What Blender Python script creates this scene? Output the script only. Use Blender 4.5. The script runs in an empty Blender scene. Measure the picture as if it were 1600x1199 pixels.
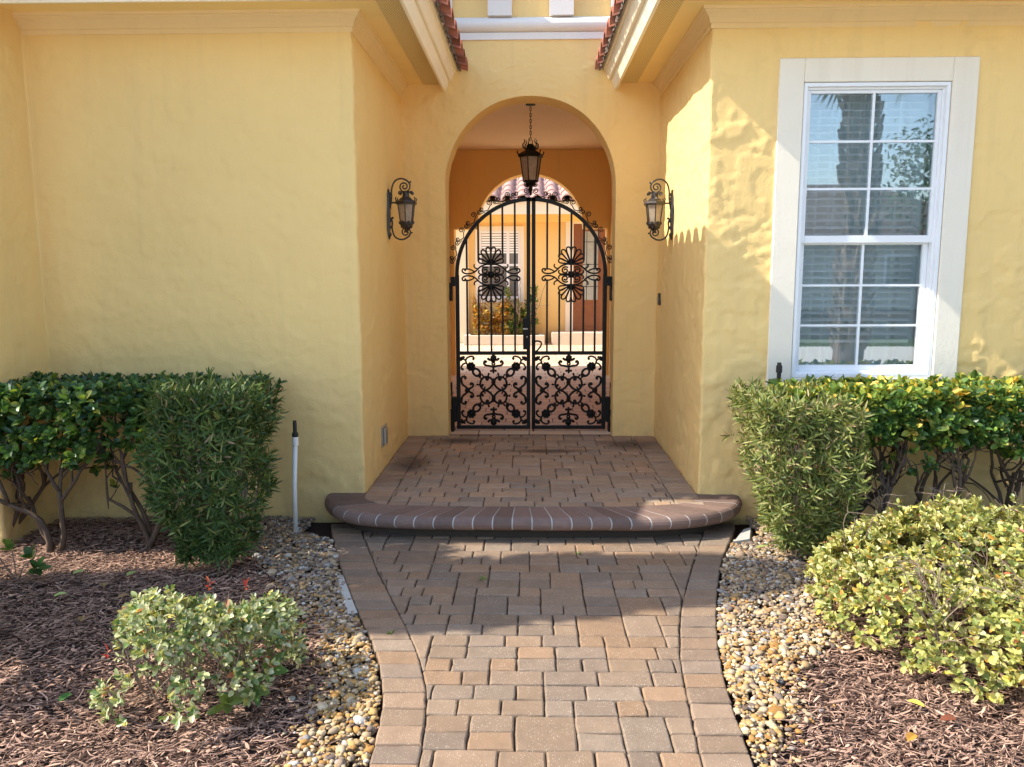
import bpy, math, random
import numpy as np
from mathutils import Vector, Matrix

rng = np.random.default_rng(11)
random.seed(11)
S = bpy.context.scene
COL = S.collection
PI = math.pi

# ------------------------------------------------------------------ noise
def _hash(ix, iy, iz, seed):
    h = (ix * 374761393 + iy * 668265263 + iz * 2147483647 + seed * 974711) & 0xFFFFFFFF
    h = ((h ^ (h >> 13)) * 1274126177) & 0xFFFFFFFF
    h = h ^ (h >> 16)
    return (h & 0xFFFF) / 32767.5 - 1.0

def vnoise(p, seed=0):
    p = np.asarray(p, float)
    i = np.floor(p).astype(np.int64)
    f = p - i
    f = f * f * f * (f * (f * 6 - 15) + 10)
    r = 0
    for dx in (0, 1):
        wx = f[:, 0] if dx else 1 - f[:, 0]
        for dy in (0, 1):
            wy = f[:, 1] if dy else 1 - f[:, 1]
            for dz in (0, 1):
                wz = f[:, 2] if dz else 1 - f[:, 2]
                r = r + wx * wy * wz * _hash(i[:, 0] + dx, i[:, 1] + dy, i[:, 2] + dz, seed)
    return r

def fbm(p, o=4, seed=0):
    p = np.asarray(p, float)
    a, s, t = 1.0, 0, 0
    for k in range(o):
        s = s + a * vnoise(p * (2 ** k) + 17.3 * k, seed + k)
        t += a
        a *= 0.5
    return s / t

def sstep(a, b, x):
    t = np.clip((x - a) / (b - a), 0, 1)
    return t * t * (3 - 2 * t)

def stucco(p):
    """height of the trowelled render above the plane, in metres"""
    w = np.stack([fbm(p * 2.1 + 5, 2, 40), fbm(p * 2.1 + 9, 2, 50), fbm(p * 2.1 + 2, 2, 60)], 1)
    q = p + w * 0.10
    sc = np.array([5.0, 5.0, 6.5])
    a = sstep(-0.02, 0.06, fbm(q * sc, 3, 1))
    b = sstep(0.00, 0.09, fbm(q * sc * 2.1 + 31, 3, 5))
    e = 1 - np.abs(fbm(q * sc * 1.3 + 71, 3, 25)) * 9
    e = np.clip(e, 0, 1)
    c = fbm(p * 1.6, 2, 9)
    d = fbm(p * 22, 2, 13)
    k = 1 + 0.8 * sstep(1.05, 1.2, p[:, 0]) * (p[:, 1] < 5.3)
    return k * (0.0042 * a + 0.0024 * b) + 0.006 * c + 0.0010 * d + 0.0016 * e

# ------------------------------------------------------------------ mesh builder
WT = {}
class MB:
    def __init__(s):
        s.v, s.f, s.c, s.n = [], {}, [], 0
    def add(s, verts, faces, col=None):
        verts = np.asarray(verts, float).reshape(-1, 3)
        if isinstance(faces, np.ndarray):
            s.f.setdefault(faces.shape[1], []).append(faces + s.n)
        else:
            d = {}
            for q in faces:
                d.setdefault(len(q), []).append(q)
            for k, l in d.items():
                s.f.setdefault(k, []).append(np.array(l, dtype=np.int64) + s.n)
        s.v.append(verts)
        if col is not None:
            col = np.asarray(col, float)
            if col.ndim == 1:
                col = np.tile(col, (len(verts), 1))
            s.c.append(col)
        s.n += len(verts)
        return s
    def merge(s, o):
        for k, l in o.f.items():
            for a in l:
                s.f.setdefault(k, []).append(a + s.n)
        s.v += o.v
        s.c += o.c
        s.n += o.n
        return s
    def build(s, name, mat, parent=None, smooth=False, bevel=0, seg=2):
        V = np.concatenate(s.v)
        me = bpy.data.meshes.new(name)
        me.vertices.add(len(V))
        me.vertices.foreach_set('co', V.astype(np.float32).ravel())
        loops, starts, n = [], [], 0
        for k, l in s.f.items():
            A = np.concatenate(l)
            loops.append(A.ravel())
            starts.append(n + np.arange(len(A)) * k)
            n += A.size
        loops = np.concatenate(loops)
        starts = np.concatenate(starts)
        me.loops.add(len(loops))
        me.loops.foreach_set('vertex_index', loops.astype(np.int32))
        me.polygons.add(len(starts))
        me.polygons.foreach_set('loop_start', starts.astype(np.int32))
        me.polygons.foreach_set('use_smooth', np.full(len(starts), bool(smooth)))
        me.update(calc_edges=True)
        me.validate()
        if s.c:
            C = np.concatenate(s.c)
            if len(C) == len(V):
                at = me.color_attributes.new('tint', 'FLOAT_COLOR', 'POINT')
                at.data.foreach_set('color', np.concatenate([C, np.ones((len(C), 1))], 1).astype(np.float32).ravel())
        if mat:
            me.materials.append(mat)
        o = bpy.data.objects.new(name, me)
        COL.objects.link(o)
        if parent:
            o.parent = parent
            o.matrix_parent_inverse = Matrix.Translation(-Vector(WT.get(parent.name, (0, 0, 0))))
        if bevel:
            b = o.modifiers.new('bevel', 'BEVEL')
            b.width = bevel
            b.segments = seg
            b.limit_method = 'ANGLE'
        return o
    # shapes
    def box(s, x0, x1, y0, y1, z0, z1, col=None):
        v = [(x0, y0, z0), (x1, y0, z0), (x1, y1, z0), (x0, y1, z0), (x0, y0, z1), (x1, y0, z1), (x1, y1, z1), (x0, y1, z1)]
        f = [(0, 3, 2, 1), (4, 5, 6, 7), (0, 1, 5, 4), (1, 2, 6, 5), (2, 3, 7, 6), (3, 0, 4, 7)]
        return s.add(v, f, col)
    def tube(s, pts, r, n=6, closed=False, cap=True, flat=None, col=None):
        P = np.asarray(pts, float)
        m = len(P)
        R = np.full(m, r) if np.isscalar(r) else np.asarray(r, float)
        if closed:
            T = np.roll(P, -1, 0) - np.roll(P, 1, 0)
        else:
            T = np.gradient(P, axis=0)
        T /= np.linalg.norm(T, axis=1)[:, None] + 1e-12
        ref = np.array([0.0, 0.0, 1.0]) if abs(T[0][2]) < 0.9 else np.array([1.0, 0, 0])
        if flat is not None:
            ref = np.asarray(flat, float)
        Ns = []
        nrm = ref - T[0] * ref.dot(T[0])
        nrm /= np.linalg.norm(nrm) + 1e-12
        for i in range(m):
            nrm = nrm - T[i] * nrm.dot(T[i])
            nrm /= np.linalg.norm(nrm) + 1e-12
            Ns.append(nrm)
        Ns = np.array(Ns)
        B = np.cross(T, Ns)
        a = np.arange(n) / n * 2 * PI + PI / n
        V = P[:, None, :] + R[:, None, None] * (np.cos(a)[None, :, None] * Ns[:, None, :] + np.sin(a)[None, :, None] * B[:, None, :])
        V = V.reshape(-1, 3)
        i = np.arange(m if closed else m - 1)[:, None]
        j = np.arange(n)[None, :]
        i2 = (i + 1) % m
        j2 = (j + 1) % n
        F = np.stack(np.broadcast_arrays(i * n + j, i * n + j2, i2 * n + j2, i2 * n + j), -1).reshape(-1, 4)
        s.add(V, F, col)
        if cap and not closed:
            k = s.n - len(V)
            s.f.setdefault(n, []).append(np.array([list(range(k + n - 1, k - 1, -1)), list(range(k + (m - 1) * n, k + m * n))], dtype=np.int64))
        return s
    def lathe(s, prof, c=(0, 0, 0), n=16, rot=0.0, col=None):
        prof = np.asarray(prof, float)
        a = np.arange(n) / n * 2 * PI + rot
        V = np.stack([prof[:, 0][:, None] * np.cos(a) + c[0], prof[:, 0][:, None] * np.sin(a) + c[1], np.repeat(prof[:, 1][:, None], n, 1) + c[2]], -1).reshape(-1, 3)
        m = len(prof)
        i = np.arange(m - 1)[:, None]
        j = np.arange(n)[None, :]
        j2 = (j + 1) % n
        F = np.stack(np.broadcast_arrays(i * n + j, i * n + j2, (i + 1) * n + j2, (i + 1) * n + j), -1).reshape(-1, 4)
        return s.add(V, F, col)
    def ball(s, c, r, sq=(1, 1, 1), col=None):
        V, F = ICO1
        return s.add(V * r * np.array(sq) + np.array(c), F, col)
    def grid(s, P, col=None):
        a, b = P.shape[:2]
        i = np.arange(a - 1)[:, None]
        j = np.arange(b - 1)[None, :]
        F = np.stack(np.broadcast_arrays(i * b + j, (i + 1) * b + j, (i + 1) * b + j + 1, i * b + j + 1), -1).reshape(-1, 4)
        return s.add(P.reshape(-1, 3), F, col)

def _ico(sub):
    import bmesh
    bm = bmesh.new()
    bmesh.ops.create_icosphere(bm, subdivisions=sub, radius=1.0)
    V = np.array([v.co[:] for v in bm.verts])
    F = np.array([[v.index for v in f.verts] for f in bm.faces])
    bm.free()
    return V, F
ICO1 = _ico(1)
ICO2 = _ico(2)

def thing(name, label, cat, loc=(0, 0, 0), group=None):
    o = bpy.data.objects.new(name, None)
    COL.objects.link(o)
    o.location = loc
    o.empty_display_size = 0.1
    WT[o.name] = tuple(loc)
    return tag(o, label, cat, group)

def tag(o, label, cat, group=None, kind=None):
    o['label'] = label
    o['category'] = cat
    if group:
        o['group'] = group
    if kind:
        o['kind'] = kind
    return o

def struct(o, kind='structure'):
    o['kind'] = kind
    return o

def dup(root, loc, rz, label, group=None):
    r = root.copy()
    COL.objects.link(r)
    r.location = loc
    r.rotation_euler = (0, 0, rz)
    r['label'] = label
    if group:
        r['group'] = group
    def rec(a, b):
        for ch in list(a.children):
            c = ch.copy()
            COL.objects.link(c)
            c.parent = b
            rec(ch, c)
    rec(root, r)
    return r

def catmull(pts, n=8, closed=False):
    P = np.asarray(pts, float)
    m = len(P)
    out = []
    rng_ = range(m if closed else m - 1)
    for i in rng_:
        p1, p2 = P[i], P[(i + 1) % m]
        p0 = P[(i - 1) % m] if (closed or i > 0) else 2 * p1 - p2
        p3 = P[(i + 2) % m] if (closed or i < m - 2) else 2 * p2 - p1
        for t in np.arange(n) / n:
            out.append(0.5 * (2 * p1 + (p2 - p0) * t + (2 * p0 - 5 * p1 + 4 * p2 - p3) * t * t + (3 * p1 - p0 - 3 * p2 + p3) * t ** 3))
    if not closed:
        out.append(P[-1])
    return np.array(out)

def resample(P, n):
    P = np.asarray(P, float)
    d = np.concatenate([[0], np.cumsum(np.linalg.norm(np.diff(P, axis=0), axis=1))])
    t = np.linspace(0, d[-1], n)
    return np.stack([np.interp(t, d, P[:, k]) for k in range(P.shape[1])], 1)

# ------------------------------------------------------------------ materials
class NT:
    def __init__(s, name):
        s.m = bpy.data.materials.new(name)
        s.m.use_nodes = True
        s.t = s.m.node_tree
        s.t.nodes.clear()
        s.out = s.t.nodes.new('ShaderNodeOutputMaterial')
    def n(s, typ, **kw):
        nd = s.t.nodes.new('ShaderNode' + typ)
        for k, v in kw.items():
            if hasattr(nd, k) and not k.startswith('in_'):
                setattr(nd, k, v)
        return nd
    def l(s, a, b):
        s.t.links.new(a, b)
    def coord(s):
        return s.n('TexCoord').outputs['Object']
    def noise(s, scale, detail=4, rough=0.55, co=None, dist=0.0):
        nd = s.n('TexNoise')
        nd.inputs['Scale'].default_value = scale
        nd.inputs['Detail'].default_value = detail
        nd.inputs['Roughness'].default_value = rough
        nd.inputs['Distortion'].default_value = dist
        s.l(co or s.coord(), nd.inputs['Vector'])
        return nd.outputs['Fac']
    def ramp(s, fac, stops, interp='LINEAR'):
        nd = s.n('ValToRGB')
        cr = nd.color_ramp
        cr.interpolation = interp
        while len(cr.elements) < len(stops):
            cr.elements.new(0.5)
        for e, (p, c) in zip(cr.elements, stops):
            e.position = p
            e.color = (*c, 1) if len(c) == 3 else c
        s.l(fac, nd.inputs['Fac'])
        return nd.outputs['Color']
    def mix(s, fac, a, b, mode='MIX'):
        nd = s.n('Mix', data_type='RGBA', blend_type=mode)
        for i, v in ((0, fac), (6, a), (7, b)):
            if hasattr(v, 'links') or hasattr(v, 'is_linked'):
                s.l(v, nd.inputs[i])
            else:
                nd.inputs[i].default_value = v if i == 0 else ((*v, 1) if len(v) == 3 else v)
        return nd.outputs[2]
    def math(s, op, a, b=0.0, c=None):
        nd = s.n('Math', operation=op)
        for i, v in enumerate((a, b) if c is None else (a, b, c)):
            if hasattr(v, 'is_linked'):
                s.l(v, nd.inputs[i])
            else:
                nd.inputs[i].default_value = v
        return nd.outputs[0]
    def bump(s, h, strength=0.3, dist=0.005, normal=None):
        nd = s.n('Bump')
        nd.inputs['Strength'].default_value = strength
        nd.inputs['Distance'].default_value = dist
        s.l(h, nd.inputs['Height'])
        if normal is not None:
            s.l(normal, nd.inputs['Normal'])
        return nd.outputs['Normal']
    def attr(s, name='tint'):
        nd = s.n('Attribute')
        nd.attribute_name = name
        return nd.outputs['Color']
    def island(s):
        return s.n('NewGeometry').outputs['Random Per Island']
    def principled(s, base, rough=0.8, spec=0.3, metal=0.0, normal=None, coat=0.0):
        b = s.n('BsdfPrincipled')
        for nm, v in (('Base Color', base), ('Roughness', rough), ('Specular IOR Level', spec), ('Metallic', metal), ('Coat Weight', coat)):
            if hasattr(v, 'is_linked'):
                s.l(v, b.inputs[nm])
            else:
                b.inputs[nm].default_value = (*v, 1) if nm == 'Base Color' else v
        if normal is not None:
            s.l(normal, b.inputs['Normal'])
        return b.outputs['BSDF']
    def done(s, sh):
        s.l(sh, s.out.inputs['Surface'])
        return s.m

def m_stucco(name, base, var=0.10, fine=0.6, rid=0.30):
    k = NT(name)
    big = k.noise(1.1, 5, 0.6)
    c = k.mix(big, tuple(x * (1 - var) for x in base), tuple(min(1, x * (1 + var)) for x in base))
    st = k.ramp(k.noise(3.0, 6, 0.7), [(0.0, (0.80, 0.78, 0.72)), (0.42, (1, 1, 1)), (1, (1, 1, 1))])
    c = k.mix(0.35, c, st, 'MULTIPLY')
    sp = k.n('SeparateXYZ')
    k.l(k.coord(), sp.inputs[0])
    low = k.n('MapRange', interpolation_type='SMOOTHSTEP')
    k.l(sp.outputs[2], low.inputs[0])
    low.inputs[1].default_value = 0.55; low.inputs[2].default_value = 0.0; low.inputs[3].default_value = 0.0; low.inputs[4].default_value = 1.0
    spl = k.math('MULTIPLY', low.outputs[0], k.ramp(k.noise(9, 6, 0.75), [(0.35, (0, 0, 0)), (0.75, (1, 1, 1))]))
    c = k.mix(k.math('MULTIPLY', spl, 0.42), c, (0.30, 0.22, 0.13))
    mp = k.n('Mapping')
    k.l(k.coord(), mp.inputs['Vector'])
    mp.inputs['Scale'].default_value = (9, 9, 0.45)
    drip = k.ramp(k.noise(1.0, 5, 0.65, mp.outputs[0]), [(0.52, (0, 0, 0)), (0.78, (1, 1, 1))])
    c = k.mix(k.math('MULTIPLY', drip, 0.16), c, (0.42, 0.33, 0.20))
    f1 = k.noise(60, 4, 0.6)
    tw = k.noise(7.0, 3, 0.6, None, 1.6)
    ridge = k.math('MULTIPLY', k.math('ABSOLUTE', k.math('SUBTRACT', tw, 0.5)), -14.0)
    ridge = k.math('MAXIMUM', k.math('ADD', ridge, 1.0), 0.0)
    f2 = k.noise(260, 2, 0.5)
    h = k.math('ADD', k.math('MULTIPLY', f1, 0.6), k.math('MULTIPLY', f2, 0.4))
    h = k.math('ADD', h, k.math('MULTIPLY', ridge, rid))
    return k.done(k.principled(c, 0.88, 0.2, normal=k.bump(h, fine, 0.003)))

def m_plain(name, base, rough=0.6, spec=0.3, metal=0.0, var=0.06, scale=6.0, bump=0.0, bscale=80):
    k = NT(name)
    c = k.mix(k.noise(scale, 5, 0.6), tuple(x * (1 - var) for x in base), tuple(min(1, x * (1 + var)) for x in base))
    nm = k.bump(k.noise(bscale, 3), bump, 0.003) if bump else None
    return k.done(k.principled(c, rough, spec, metal, nm))

def m_leaf(name, rough=0.38, trans=0.28, spec=0.45):
    k = NT(name)
    c = k.attr()
    v = k.n('HueSaturation')
    k.l(c, v.inputs['Color'])
    k.l(k.math('MULTIPLY_ADD', k.island(), 0.5, 0.75), v.inputs['Value'])
    c = v.outputs['Color']
    p = k.principled(c, rough, spec)
    t = k.n('BsdfTranslucent')
    k.l(k.mix(1.0, c, (1.25, 1.15, 0.5), 'MULTIPLY'), t.inputs['Color'])
    mx = k.n('MixShader')
    mx.inputs[0].default_value = trans
    k.l(p, mx.inputs[1])
    k.l(t.outputs[0], mx.inputs[2])
    return k.done(mx.outputs[0])

def m_tint(name, rough=0.85, spec=0.2, nscale=40, namp=0.25, bump=0.3, isl=0.0, bd=0.003):
    k = NT(name)
    c = k.attr()
    f = k.math('MULTIPLY_ADD', k.noise(nscale, 4), namp * 2, 1 - namp)
    if isl:
        f = k.math('MULTIPLY', f, k.math('MULTIPLY_ADD', k.island(), isl * 2, 1 - isl))
    v = k.n('HueSaturation')
    k.l(c, v.inputs['Color'])
    k.l(f, v.inputs['Value'])
    nm = k.bump(k.noise(nscale * 3, 4), bump, bd) if bump else None
    return k.done(k.principled(v.outputs['Color'], rough, spec, normal=nm))

YEL = (0.82, 0.575, 0.235)
M = {}
M['stucco'] = m_stucco('stucco_yellow', YEL, 0.06)
M['cornice'] = m_stucco('stucco_cornice', (0.80, 0.60, 0.31), 0.05, 0.15, 0.0)
M['soffit'] = m_plain('soffit_paint', (0.88, 0.66, 0.28), 0.8, 0.2, bump=0.08, bscale=200)
M['fascia'] = m_plain('fascia_paint', (0.90, 0.80, 0.60), 0.55, 0.3)
M['trim'] = m_stucco('stucco_trim', (0.80, 0.73, 0.61), 0.05, 0.9, 0.0)
M['band'] = m_plain('band_paint', (0.74, 0.70, 0.64), 0.8, 0.2, bump=0.1)
M['ceil'] = m_plain('ceiling_paint', (0.88, 0.75, 0.54), 0.9, 0.1, bump=0.1)
M['vinyl'] = m_plain('white_vinyl', (0.80, 0.81, 0.83), 0.35, 0.4, var=0.02)
M['iron'] = m_plain('black_iron', (0.006, 0.0055, 0.005), 0.5, 0.25, var=0.3, scale=30, bump=0.12, bscale=150)
M['bronze'] = m_plain('dark_bronze', (0.030, 0.022, 0.017), 0.35, 0.5, var=0.35, scale=40, bump=0.2, bscale=120)
M['plastic_black'] = m_plain('black_plastic', (0.02, 0.02, 0.022), 0.45, 0.4)
M['pvc'] = m_plain('white_pvc', (0.78, 0.77, 0.74), 0.4, 0.4, var=0.05, scale=15)
M['steel'] = m_plain('brushed_cover', (0.42, 0.40, 0.36), 0.4, 0.5, 0.6)
M['door'] = m_plain('brown_door', (0.22, 0.085, 0.04), 0.4, 0.4, var=0.2, scale=10)
M['dark_glass'] = m_plain('dark_pane', (0.16, 0.15, 0.14), 0.08, 0.6)
M['blind'] = m_plain('blind_slats', (0.90, 0.91, 0.91), 0.5, 0.3, var=0.02)
M['curtain'] = m_plain('curtain_cloth', (0.70, 0.78, 0.80), 0.9, 0.1, var=0.1)
M['room'] = m_plain('room_paint', (0.6, 0.6, 0.57), 0.9, 0.1)
M['mortar'] = m_plain('grey_mortar', (0.17, 0.14, 0.12), 0.95, 0.1, var=0.5, scale=40, bump=1.0, bscale=60)
M['concrete'] = m_plain('pale_concrete', (0.42, 0.42, 0.39), 0.9, 0.2, var=0.15, scale=20, bump=0.4)
M['pale_stone'] = m_plain('pale_stone', (0.60, 0.52, 0.42), 0.85, 0.2, var=0.12, scale=15, bump=0.3)
M['sand'] = m_plain('joint_sand', (0.065, 0.052, 0.042), 0.95, 0.1, var=0.3, scale=60)
M['soil'] = m_plain('bed_soil', (0.05, 0.032, 0.026), 0.95, 0.1, var=0.4, scale=30, bump=0.8, bscale=60)
M['grout'] = m_plain('white_grout', (0.52, 0.50, 0.47), 0.9, 0.2, var=0.35, scale=9)
M['bark'] = m_plain('bark', (0.115, 0.078, 0.055), 0.9, 0.15, var=0.5, scale=25, bump=0.8, bscale=60)
M['twig'] = m_plain('grey_twig', (0.21, 0.155, 0.115), 0.85, 0.15, var=0.4, scale=40, bump=0.5, bscale=90)
M['palm_bark'] = m_plain('palm_bark', (0.17, 0.125, 0.10), 0.95, 0.1, var=0.5, scale=8, bump=0.9, bscale=30)
M['leaf'] = m_leaf('leaf')
M['leaf_dull'] = m_leaf('leaf_dull', 0.5, 0.2, 0.3)
M['chip'] = m_tint('mulch_chip', 0.9, 0.15, 60, 0.2, 0.4)
M['pebble'] = m_tint('river_pebble', 0.88, 0.15, 70, 0.30, 0.35)
M['tile'] = m_tint('clay_tile', 0.8, 0.2, 9, 0.35, 0.4)
M['asphalt'] = m_plain('asphalt', (0.05, 0.05, 0.05), 0.9, 0.2)

def m_paver():
    k = NT('concrete_paver')
    co = k.coord()
    c = k.attr()
    f = k.math('MULTIPLY_ADD', k.noise(14, 5, 0.65), 0.55, 0.72)
    v = k.n('HueSaturation')
    k.l(c, v.inputs['Color'])
    k.l(f, v.inputs['Value'])
    vo = k.n('TexVoronoi')
    vo.inputs['Scale'].default_value = 150
    k.l(co, vo.inputs['Vector'])
    sp = k.ramp(vo.outputs['Distance'], [(0.0, (1, 1, 1)), (0.20, (1, 1, 1)), (0.30, (0, 0, 0))])
    pick = k.n('SeparateColor')
    k.l(vo.outputs['Color'], pick.inputs[0])
    keep = k.math('GREATER_THAN', pick.outputs[0], 0.62)
    patch = k.ramp(k.noise(7, 3), [(0.36, (0.15, 0.15, 0.15)), (0.6, (1, 1, 1))])
    fac = k.math('MULTIPLY', k.math('MULTIPLY', sp, keep), patch)
    c2 = k.mix(k.math('MULTIPLY', fac, 0.75), v.outputs['Color'], (0.62, 0.54, 0.44))
    sx = k.n('SeparateXYZ')
    k.l(co, sx.inputs[0])
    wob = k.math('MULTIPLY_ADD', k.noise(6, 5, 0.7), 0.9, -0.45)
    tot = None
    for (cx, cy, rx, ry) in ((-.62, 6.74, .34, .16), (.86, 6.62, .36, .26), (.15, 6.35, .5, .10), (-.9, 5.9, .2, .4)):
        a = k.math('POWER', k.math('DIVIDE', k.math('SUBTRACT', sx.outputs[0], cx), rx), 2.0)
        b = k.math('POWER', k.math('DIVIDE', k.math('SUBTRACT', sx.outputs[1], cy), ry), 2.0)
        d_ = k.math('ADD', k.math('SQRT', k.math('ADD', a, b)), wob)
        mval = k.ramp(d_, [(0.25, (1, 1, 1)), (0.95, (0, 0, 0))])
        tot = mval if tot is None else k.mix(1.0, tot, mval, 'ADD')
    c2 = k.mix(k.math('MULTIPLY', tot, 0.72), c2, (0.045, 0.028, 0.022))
    h = k.math('ADD', k.noise(120, 4, 0.7), k.math('MULTIPLY', sp, 0.25))
    h = k.math('ADD', h, k.math('MULTIPLY', k.noise(22, 3), 1.2))
    return k.done(k.principled(c2, 0.85, 0.22, normal=k.bump(h, 0.55, 0.004)))
M['paver'] = m_paver()

def m_brick_floor():
    k = NT('courtyard_paving')
    b = k.n('TexBrick')
    k.l(k.coord(), b.inputs['Vector'])
    b.inputs['Scale'].default_value = 1.0
    b.inputs['Brick Width'].default_value = 0.46
    b.inputs['Row Height'].default_value = 0.2
    b.inputs['Mortar Size'].default_value = 0.006
    b.inputs['Bias'].default_value = -0.1
    b.inputs['Color1'].default_value = (0.74, 0.61, 0.46, 1)
    b.inputs['Color2'].default_value = (0.64, 0.48, 0.33, 1)
    b.inputs['Mortar'].default_value = (0.14, 0.09, 0.06, 1)
    c = k.mix(k.noise(5, 5, 0.7), (0.75, 0.75, 0.75), (1.15, 1.1, 1.05))
    c = k.mix(1.0, b.outputs['Color'], c, 'MULTIPLY')
    return k.done(k.principled(c, 0.6, 0.3, normal=k.bump(b.outputs['Fac'], -0.4, 0.004)))
M['court'] = m_brick_floor()

def m_vent():
    k = NT('perforated_vent')
    s = k.n('SeparateXYZ')
    k.l(k.coord(), s.inputs[0])
    def wrap(v, ofs):
        return k.math('SUBTRACT', k.math('FRACT', k.math('MULTIPLY_ADD', v, 62.0, ofs)), 0.5)
    row = k.math('MULTIPLY', k.math('FLOOR', k.math('MULTIPLY', s.outputs[1], 62.0)), 0.5)
    nd = k.n('Math', operation='ADD')
    k.l(k.math('MULTIPLY', s.outputs[0], 62.0), nd.inputs[0])
    k.l(row, nd.inputs[1])
    fx = k.math('SUBTRACT', k.math('FRACT', nd.outputs[0]), 0.5)
    fy = wrap(s.outputs[1], 0.0)
    d = k.math('ADD', k.math('MULTIPLY', fx, fx), k.math('MULTIPLY', fy, fy))
    hole = k.math('LESS_THAN', d, 0.06)
    c = k.mix(hole, (0.76, 0.58, 0.26), (0.10, 0.06, 0.02))
    return k.done(k.principled(c, 0.7, 0.2))
M['vent'] = m_vent()

def m_glass():
    k = NT('window_pane')
    t = k.n('BsdfTransparent')
    t.inputs[0].default_value = (0.90, 0.97, 0.99, 1)
    g = k.n('BsdfGlossy')
    g.inputs['Roughness'].default_value = 0.0
    g.inputs['Color'].default_value = (0.92, 0.97, 1.0, 1)
    lw = k.n('Fresnel')
    lw.inputs['IOR'].default_value = 1.5
    f = k.math('MULTIPLY_ADD', lw.outputs[0], 1.3, 0.21)
    mx = k.n('MixShader')
    k.l(f, mx.inputs[0])
    k.l(t.outputs[0], mx.inputs[1])
    k.l(g.outputs[0], mx.inputs[2])
    return k.done(mx.outputs[0])
M['glass'] = m_glass()

def m_lamp_glass():
    k = NT('seeded_lamp_glass')
    c = k.mix(k.noise(35, 3, 0.6), (0.42, 0.33, 0.25), (0.80, 0.72, 0.60))
    d = k.principled(c, 0.18, 0.5, normal=k.bump(k.noise(60, 2), 0.3, 0.003))
    t = k.n('BsdfTranslucent')
    k.l(c, t.inputs['Color'])
    tr = k.n('BsdfTransparent')
    tr.inputs[0].default_value = (0.9, 0.8, 0.65, 1)
    a = k.n('MixShader'); a.inputs[0].default_value = 0.5
    k.l(d, a.inputs[1]); k.l(t.outputs[0], a.inputs[2])
    b = k.n('MixShader'); b.inputs[0].default_value = 0.25
    k.l(a.outputs[0], b.inputs[1]); k.l(tr.outputs[0], b.inputs[2])
    return k.done(b.outputs[0])
M['lampglass'] = m_lamp_glass()

def m_lawn():
    k = NT('lawn_grass')
    c = k.mix(k.noise(9, 6, 0.7), (0.045, 0.075, 0.02), (0.11, 0.14, 0.045))
    return k.done(k.principled(c, 0.95, 0.1, normal=k.bump(k.noise(150, 3), 0.8, 0.02)))
M['lawn'] = m_lawn()

# ------------------------------------------------------------------ key dimensions
YF, YA = 5.08, 6.96             # front walls, wall of the arch
XL, XR = -1.09, 1.11            # side walls of the recess
XW = -3.135                     # return of the wing at the left
HP = 0.15                       # porch height

house = thing('house', 'yellow stucco house front with arched entry, tiled eaves and white window', 'house', (0, 6, 0))
def part(mb, name, mat, parent=None, **kw):
    return mb.build(name, M[mat], parent or house, **kw)

# ------------------------------------------------------------------ stucco walls
def plan_path(pts, r=0.014, step=0.016):
    """dense plan polyline with small rounded corners -> points and outward (right hand) normals"""
    P = [np.array(p, float) for p in pts]
    out = []
    for i in range(len(P)):
        if 0 < i < len(P) - 1:
            a = (P[i - 1] - P[i]) / np.linalg.norm(P[i - 1] - P[i])
            b = (P[i + 1] - P[i]) / np.linalg.norm(P[i + 1] - P[i])
            q0, q2 = P[i] + a * r, P[i] + b * r
            for t in (0, .25, .5, .75, 1):
                out.append((1 - t) ** 2 * q0 + 2 * t * (1 - t) * P[i] + t * t * q2)
        else:
            out.append(P[i])
    res = [out[0]]
    for q in out[1:]:
        d = np.linalg.norm(q - res[-1])
        n = max(1, int(math.ceil(d / step)))
        s0 = res[-1]
        for k in range(1, n + 1):
            res.append(s0 + (q - s0) * k / n)
    res = np.array(res)
    T = np.gradient(res, axis=0)
    T /= np.linalg.norm(T, axis=1)[:, None]
    return res, np.stack([T[:, 1], -T[:, 0]], 1)

def wall_sheet(pts, zs, hole=None, step=0.016):
    P, N = plan_path(pts, step=step)
    nz = len(zs)
    V = np.zeros((len(P), nz, 3))
    V[:, :, 0] = P[:, 0][:, None]
    V[:, :, 1] = P[:, 1][:, None]
    V[:, :, 2] = zs[None, :]
    flat = V.reshape(-1, 3)
    h = stucco(flat).reshape(len(P), nz)
    V[:, :, 0] += h * N[:, 0][:, None]
    V[:, :, 1] += h * N[:, 1][:, None]
    i = np.arange(len(P) - 1)[:, None]
    j = np.arange(nz - 1)[None, :]
    F = np.stack(np.broadcast_arrays(i * nz + j, (i + 1) * nz + j, (i + 1) * nz + j + 1, i * nz + j + 1), -1)
    if hole:
        x0, x1, z0, z1 = hole
        cx = (P[:-1, 0] + P[1:, 0]) / 2
        cz = (zs[:-1] + zs[1:]) / 2
        inside = ((cx > x0) & (cx < x1) & (P[:-1, 1] < YF + 0.02))[:, None] & ((cz > z0) & (cz < z1))[None, :]
        F = F[~inside]
    mb = MB()
    mb.add(V.reshape(-1, 3), F.reshape(-1, 4))
    return mb

ZS = np.arange(-0.05, 3.20, 0.016)
part(wall_sheet([(-7.0, 4.5), (XW, 4.5), (XW, YF), (XL, YF), (XL, YA + .01)], ZS), 'wall', 'stucco', smooth=True)
WX0, WX1, WZ0, WZ1 = 1.60, 2.64, 0.86, 2.80
part(wall_sheet([(XR, YA + .01), (XR, YF), (5.6, YF)], ZS, (WX0, WX1, WZ0, WZ1)), 'wall', 'stucco', smooth=True)

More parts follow.
